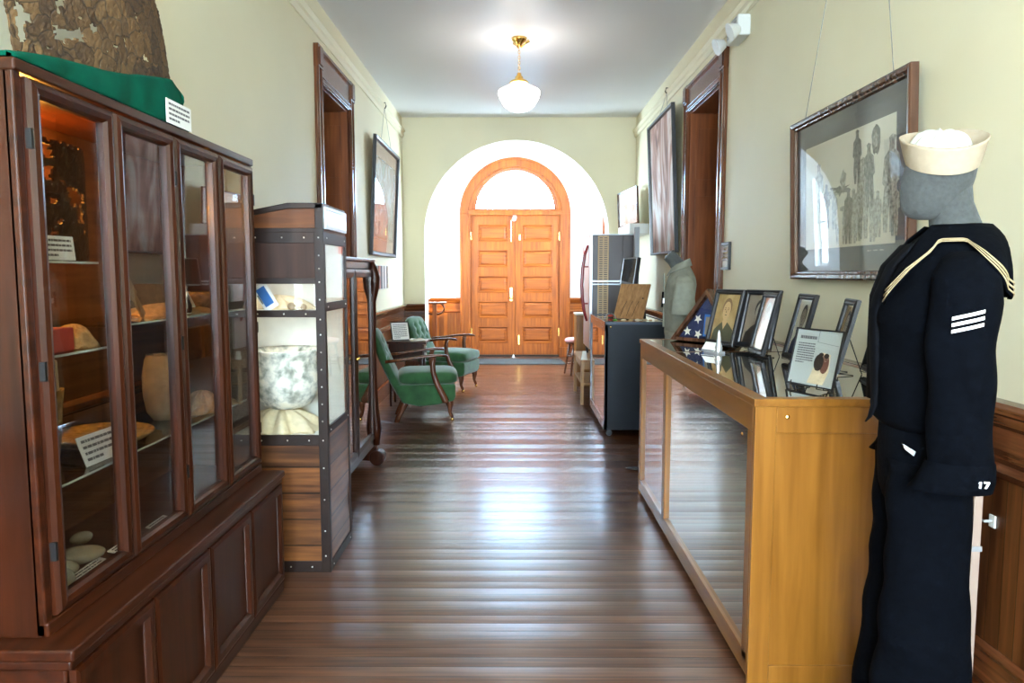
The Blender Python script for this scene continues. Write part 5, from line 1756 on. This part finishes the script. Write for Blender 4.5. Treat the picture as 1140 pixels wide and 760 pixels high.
# neckerchief
def flat(path, n=12):
    return [[(x * .84 + .024 + .7 * rx_ * math.cos(q), y + ry_ * math.sin(q), z) for q in [2 * PI * k / n for k in range(n)]] for x, y, z, rx_, ry_ in path]
b = MB(); b.loft(flat([(-.085, -.03, 1.475, .012, .03), (-.135, -.02, 1.42, .016, .04), (-.165, -.01, 1.34, .018, .04), (-.172, 0, 1.30, .020, .028), (-.172, 0, 1.25, .016, .04), (-.170, -.01, 1.17, .014, .038), (-.168, -.015, 1.10, .012, .030), (-.168, -.02, 1.05, .010, .022), (-.178, -.02, 1.02, .007, .012), (-.19, -.02, 1.005, .003, .004)]))
b.build('neckerchief', M['black_silk'], t, smooth=True)
b = MB(); b.loft(flat([(-.085, .04, 1.475, .012, .03), (-.135, .045, 1.42, .016, .035), (-.163, .04, 1.34, .018, .035), (-.170, .02, 1.30, .018, .025), (-.168, .035, 1.22, .014, .036), (-.165, .045, 1.12, .012, .03), (-.165, .05, 1.06, .009, .02)]))
b.build('neckerchief_tail', M['black_silk'], t, smooth=True)
# trousers
b = MB()
b.loft(rings([(1.03, .01, 0, .105, .13), (.97, .012, 0, .108, .145), (.90, .012, 0, .108, .150), (.84, .012, 0, .102, .15), (.80, .012, 0, .09, .14)], 32))
b.build('trouser_seat', M['navy'], t, smooth=True)
for s in (-1, 1):
    b = MB()
    b.loft(folds([(.92, .012, s * .072, .100, .074), (.78, .012, s * .078, .098, .075), (.60, .012, s * .082, .100, .076), (.42, .012, s * .086, .112, .080), (.25, .012, s * .09, .126, .085), (.10, .012, s * .094, .138, .09), (.012, .012, s * .096, .144, .094)], 20 + s, .006))
    b.build('trouser_leg', M['navy'], t, smooth=True)
b = MB(); b.prism([(-.072, .975), (-.042, .957), (-.046, .945), (-.068, .962)], 'Y', -.140, -.128); b.T = Matrix.Identity(4)
b.build('hem_tag', M['silver'], t)
MB().box(-.2, .2, -.16, .16, 0, .010).build('floor_plate', M['steel'], t, bevel=.003)
ob = thing('support_pole', 'pale flat support pole rising behind the sailor mannequin by the wainscot', 'pole', (1.30, 2.02, 0))
MB().box(-.012, .012, -.006, .006, .008, .965).build('pole', M['transp_acrylic'], ob, bevel=.002)
MB().box(-.05, .05, -.05, .05, 0, .008).build('foot', M['transp_acrylic'], ob)
MB().box(-.015, .015, -.009, .009, .62, .635).build('collar_ring', M['silver'], ob)
ob = thing('wall_latch', 'small white metal latch on the wainscot behind the sailor mannequin', 'latch', (XR - .009, 2.37, .585))
MB().box(-.006, 0, -.014, .014, -.02, .02).build('plate', M['white_plastic'], ob)
MB().tube([(-.005, 0, 0), (-.03, 0, 0), (-.03, .022, -.002)], .005, 8).build('hook', M['silver'], ob)

# ---------------- shirt bust
t = thing('shirt_mannequin', 'headless grey mannequin in short-sleeved olive grey shirt beyond the showcase', 'mannequin', (1.165, 5.22, 0), math.radians(-8))
BT = [(1.455, .018, 0, .046, .050), (1.435, .018, 0, .060, .075), (1.405, .017, 0, .078, .12), (1.37, .014, 0, .094, .160), (1.32, .008, 0, .106, .188), (1.22, .0, 0, .108, .190), (1.12, -.002, 0, .103, .178), (1.02, .0, 0, .100, .17), (.96, .002, 0, .098, .165)]
MB().loft(folds(BT, 31, .006)).build('shirt', M['shirt'], t, smooth=True)
nk = MB().tube([(.02, 0, 1.38), (-.005, 0, 1.44), (-.045, 0, 1.495), (-.082, 0, 1.53)], [.058, .052, .047, .046], 18).build('neck', M['grey_felt'], t, smooth=False)
c2 = MB(); c2.T = Matrix.Translation((-.083, 0, 1.531)) @ Matrix.Rotation(-.82, 4, 'Y'); c2.box(-.030, -.008, -.028, -.006, -.002, .006).box(-.030, -.008, .008, .030, -.002, .006).box(.0, .02, -.028, -.010, -.002, .006)
c2.build('neck_mark', M['black'], nk)
cb = MB()
def shirtcollar(u, v):
    a = -2.85 + 5.7 * u
    r = .058 + .030 * v
    x = .008 + r * math.cos(a) - .012 * v
    y = r * 1.12 * math.sin(a)
    z = 1.478 + .045 * math.cos(a) * .6 - .052 * v - .03 * v * max(0, (abs(a) - 2.2))
    return (x, y, z)
cb.grid(shirtcollar, 36, 4)
cb.build('collar', M['shirt'], t, smooth=True, solid=.004)
MB().box(-.112, -.100, -.012, .012, 1.02, 1.40).build('placket', M['shirt'], t, bevel=.002)
for s in (-1, 1):
    MB().loft(folds([(1.395, .015, s * .135, .03, .03), (1.375, .014, s * .155, .052, .044), (1.33, .012, s * .190, .068, .054), (1.26, .012, s * .212, .074, .056), (1.19, .014, s * .228, .078, .058), (1.12, .018, s * .238, .088, .062)], 33 + s, .007)).build('short_sleeve', M['shirt'], t, smooth=True)
MB().loft(folds([(1.0, .0, 0, .100, .168), (.85, .0, 0, .11, .175), (.70, .0, 0, .108, .17), (.55, 0, 0, .10, .165)], 26, .014)).build('trousers', M['shirt'], t, smooth=True)
MB().tube([(-.115, -.03, 1.27), (-.12, -.03, 1.16)], .008, 6).build('tie', M['black_silk'], t)
MB().box(-.118, -.106, -.075, -.05, 1.19, 1.225).build('name_tag', M['white_braid'], t)
MB().tube([(0, 0, .02), (0, 0, .56)], .014, 10).build('pole', M['iron'], t)
ft = MB()
ft.tube([(0, 0, .03), (-.27, -.10, .014)], [.012, .008], 8)
ft.ell((-.285, -.105, .0105), .075, .03, .0105, 16, 6)
ft.tube([(0, 0, .03), (.22, -.12, .012)], [.012, .010], 8).tube([(0, 0, .03), (.03, .26, .012)], [.012, .010], 8)
ft.build('tripod_foot', M['black'], t, smooth=True)

# ---------------- dark blue showcase on casters
o = (1.04, 6.86, 0)
t = thing('blue_showcase', 'dark blue painted glass-sided showcase on casters in the right middle distance', 'display case', o)
U0, U1, V0, V1 = .765, 1.33, 6.22, 7.42
b = MB(o)
b.box(U0 + .004, U1, V0, V0 + .02, .06, .975)
b.box(U0 + .004, U1, V1 - .02, V1, .06, .975)
b.box(U1 - .02, U1, V0, V1, .06, .975)
b.build('side_panel', M['blue_paint'], t, bevel=.002)
b = MB(o)
b.box(U0, U0 + .03, V0, V0 + .03, .06, .99).box(U0, U0 + .03, V1 - .03, V1, .06, .99)
b.box(U0, U0 + .03, V0, V1, .06, .14).box(U0, U0 + .03, V0, V1, .91, .99)
b.box(U0, U1, V0 - .006, V0 + .02, .965, .99).box(U0, U1, V1 - .02, V1 + .004, .965, .99).box(U1 - .03, U1, V0, V1, .965, .99)
b.build('frame', M['blue_paint2'], t, bevel=.002)
MB(o).box(U0 + .01, U0 + .014, V0 + .03, V1 - .03, .14, .91).build('front_glass', M['topglass'], t)
MB(o).box(U0 + .03, U1 - .03, V0 + .02, V1 - .02, .978, .984).build('top_glass', M['topglass'], t)
MB(o).box(U0 + .01, U1 - .01, V0 + .01, V1 - .01, .07, .09).build('deck', M['lightwood'], t)
MB(o).box(U0 + .02, U1 - .02, V0 + .02, V1 - .02, .89, .90).build('tray', M['casein'], t)
MB(o).ell((U0 + .05, V0 - .003, .945), .008, .005, .008, 8, 6).build('screw', M['brass'], t)
for x in (U0 + .05, U1 - .05):
    for y in (V0 + .05, V1 - .05):
        c = MB(o)
        c.prism([(x + .026 * math.cos(2 * PI * k / 14), .027 + .026 * math.sin(2 * PI * k / 14)) for k in range(14)], 'Y', y - .01, y + .01)
        c.box(x - .012, x + .012, y - .014, y + .014, .045, .065)
        c.build('caster', M['iron'], t)
# on the blue showcase
TZb = .990
t = thing('sloped_board', 'slanted tan wooden book board with propping wedge on the blue showcase', 'book stand', (1.02, 6.62, TZb), math.radians(-38))
b = MB(); b.T = Matrix.Rotation(-.42, 4, 'X'); b.box(-.15, .15, -.008, .008, .0, .34); bo = b.build('board', M['lightwood'], t, bevel=.003)
for x in (-.06, 0, .06):
    b = MB(); b.T = Matrix.Rotation(-.42, 4, 'X'); b.tube([(x - .02, -.010, .02), (x, -.010, .13), (x + .015, -.010, .17)], .002, 5); b.build('wire_stay', M['wire'], bo)
MB().prism([(.01, 0), (.13, 0), (.075, .19)], 'X', .10, .115).build('prop', M['blue_paint'], t)
b = MB(); b.tube([(-.06 + .05 * math.cos(a), .0, .0 + .05 * math.sin(a)) for a in [PI * i / 12 for i in range(13)]], .004, 6)
ob = b.build('wire_loop', M['silver']); ob.location = (.92, 6.62, TZb); tag(ob, 'thin silver wire loop standing on the blue showcase left of the board', 'wire')
rnd = random.Random(3)
spots = [(.86, 6.30, 'mossy green pebble near the left front corner of the blue showcase', 'greenbit'), (.93, 6.27, 'pale pebble right of the green one on the blue showcase', 'linen'), (.99, 6.27, 'tan pebble below the slanted board on the blue showcase', 'cream_strip'), (1.05, 6.28, 'cream pebble near the middle of the blue showcase edge', 'paper_cream'),
         (1.11, 6.27, 'brown pebble before the wedge on the blue showcase', 'clay'), (1.16, 6.29, 'golden pebble toward the right of the blue showcase', 'cream_strip'), (1.21, 6.27, 'small pale pebble at the far right of the blue showcase edge', 'linen'), (.90, 6.9, 'red pebble farther back on the blue showcase', 'redbox')]
for x, y, lab, m in spots:
    b = MB(); s = rnd.uniform(.014, .022); b.ell((0, 0, s * .6), s * 1.3, s, s * .6, 12, 8)
    ob = b.build('pebble', M[m], smooth=True); ob.location = (x, y, TZb); tag(ob, lab, 'pebble', 'pebbles on the blue showcase')

# ---------------- low table, tall dark cabinet
o = (1.03, 8.24, 0)
t = thing('low_table', 'low wooden table with a middle shelf beside the tall dark cabinet', 'table', o)
b = MB(o); b.box(.70, 1.37, 7.76, 8.70, .45, .48); b.build('table_top', M['lightwood'], t, bevel=.004)
b = MB(o); b.box(.72, .74, 7.80, 8.66, .38, .45).box(.74, 1.33, 7.78, 7.80, .38, .45); b.build('apron', M['lightwood'], t)
b = MB(o); b.box(.715, 1.35, 7.80, 8.66, .21, .23); b.build('shelf', M['lightwood'], t)
for x in (.72, 1.35):
    for y in (7.78, 8.68):
        MB(o).box(x - .018, x + .018, y - .018, y + .018, 0, .45).build('leg', M['lightwood'], t, bevel=.002)
o = (1.06, 8.2, .48)
t = thing('tall_cabinet', 'tall dark panelled cabinet with tan perforated strip and steel edges at right', 'cabinet', o)
A0, A1, B0, B1, C0, C1 = .80, 1.30, 7.88, 8.55, .585, 1.815
b = MB(o)
b.box(A0 + .03, A1, B0 + .01, B1, C0, C1 - .01)
b.build('body', M['dark_panel'], t, bevel=.004)
b = MB(o)
b.box(A0, A0 + .03, B0, B1, C0, C1).box(A0, A1, B0, B1, C1 - .012, C1)
b.box(A0 + .02, A1, B0 - .012, B0 + .01, 1.305, 1.325).box(A0 + .02, A1, B0 - .012, B0 + .01, 1.275, 1.29)
b.build('steel_frame', M['steel'], t, bevel=.003)
b = MB(o); b.box(A0 + .085, A0 + .20, B0, B0 + .012, C0, C1 - .02)
st = b.build('perforated_strip', M['cream_strip'], t)
b = MB(o)
for i in range(52):
    z = C0 + .02 + i * .0228
    b.box(A0 + .10, A0 + .135, B0 - .0015, B0 + .001, z, z + .010).box(A0 + .15, A0 + .185, B0 - .0015, B0 + .001, z, z + .010)
b.build('slots', M['dark_panel'], st)
MB(o).box(A0 + .345, A0 + .350, B0 - .001, B0 + .012, C0, C1 - .02).build('seam', M['strap'], t)
b = MB(o)
for x in (A0 + .04, A1 - .04):
    for y in (B0 + .04, B1 - .04):
        b.box(x - .015, x + .015, y - .015, y + .015, .48, C0)
b.build('foot', M['iron'], t)
h = MB(o)
hp = [(A0 - .005, 8.04, 1.70), (A0 - .04, 8.04, 1.60), (A0 - .062, 8.04, 1.45), (A0 - .070, 8.04, 1.28), (A0 - .062, 8.04, 1.12), (A0 - .04, 8.04, .98), (A0 - .012, 8.04, .88)]
for i in range(len(hp)): hp[i] = (hp[i][0], 8.04, hp[i][2] - .0)
h.tube(hp, [.012, .018, .02, .02, .02, .018, .012], 10)
ho = h.build('curved_handle', M['red'], t, smooth=True)
for z in (1.47, 1.07):
    MB(o).tube([(A0 + .005, 8.04, z), (A0 - .062, 8.04, z)], .008, 8).build('handle_bracket', M['red'], ho)
ob = MB().lathe([(.035, 0), (.022, .085), (.020, .09), (.0, .09)], (0, 0, 0), 18).build('white_cone', M['paper'])
ob.location = (.745, 7.82, .48); tag(ob, 'small white cone shaped cup on the corner of the low table', 'cup')
# monitor on grey post
t = thing('monitor_stand', 'flat monitor seen edge-on, hung from a tall grey post beside the dark cabinet', 'monitor', (1.20, 7.60, 0))
o = (1.20, 7.60, 0)
MB(o).box(1.225, 1.275, 7.58, 7.64, .02, 1.87).build('post', M['grey_paint'], t, bevel=.004)
MB(o).box(1.12, 1.38, 7.48, 7.74, 0, .02).build('base', M['grey_paint'], t, bevel=.004)
b = MB(); b.T = Matrix.Translation((-.03, 0, 1.27)) @ Matrix.Rotation(math.radians(-82), 4, 'Z') @ Matrix.Rotation(-.13, 4, 'X')
b.box(-.24, .24, -.02, .02, 0, .29)
mo = b.build('monitor', M['black'], t, bevel=.004)
b = MB(); b.T = Matrix.Translation((-.03, 0, 1.27)) @ Matrix.Rotation(math.radians(-82), 4, 'Z') @ Matrix.Rotation(-.13, 4, 'X')
b.rframe(-.24, .24, 0, .29, [(0, .018), (0, .024), (.015, .024), (.015, .018)]); b.build('bezel', M['silver'], mo)
b = MB(); b.T = Matrix.Translation((-.03, 0, 1.27)) @ Matrix.Rotation(math.radians(-82), 4, 'Z') @ Matrix.Rotation(-.13, 4, 'X')
b.box(-.225, .225, -.0215, -.0195, .015, .275); b.build('screen', M['screen'], mo)
MB(o).box(1.18, 1.24, 7.61, 7.65, 1.38, 1.42).build('bracket', M['grey_paint'], t)

# pedestal and small chair
t = thing('wooden_pedestal', 'tall plain light-wood pedestal with pale top beyond the tall cabinet', 'pedestal', (.93, 9.22, 0))
MB().box(-.17, .17, -.17, .17, 0, .885).build('body', M['honey'], t, bevel=.003)
MB().box(-.18, .18, -.18, .18, .885, .905).build('top', M['paper_cream'], t, bevel=.003)
t = thing('round_seat_chair', 'small dark chair with round pink cushioned seat half hidden by the pedestal', 'chair', (.87, 10.12, 0))
b = MB(); b.lathe([(.155, .455), (.175, .465), (.18, .485), (.165, .505), (.10, .515), (.0, .517)], (0, 0, 0), 28); b.build('seat_cushion', M['pinkseat'], t, smooth=True)
b = MB(); b.lathe([(.15, .43), (.165, .435), (.165, .455), (.15, .458)], (0, 0, 0), 28); b.build('seat_ring', M['chairwood'], t)
for k in range(4):
    a = PI / 4 + k * PI / 2 + .25
    MB().tube([(.12 * math.cos(a), .12 * math.sin(a), .44), (.20 * math.cos(a), .20 * math.sin(a), 0.004)], [.015, .012], 8).build('leg', M['chairwood'], t, smooth=True)
for z, r in ((.17, .170), (.27, .15)):
    MB().tube([(r * math.cos(a), r * math.sin(a), z) for a in [2 * PI * i / 24 for i in range(25)]], .008, 6).build('stretcher_ring', M['chairwood'], t, smooth=True)
ob = MB().box(-.03, .03, -.03, 0, 0, .12).build('fire_alarm', M['redsign']); ob.location = (1.17, YD, 1.72)
tag(ob, 'small red alarm box on the white wall right of the entrance doors', 'alarm')
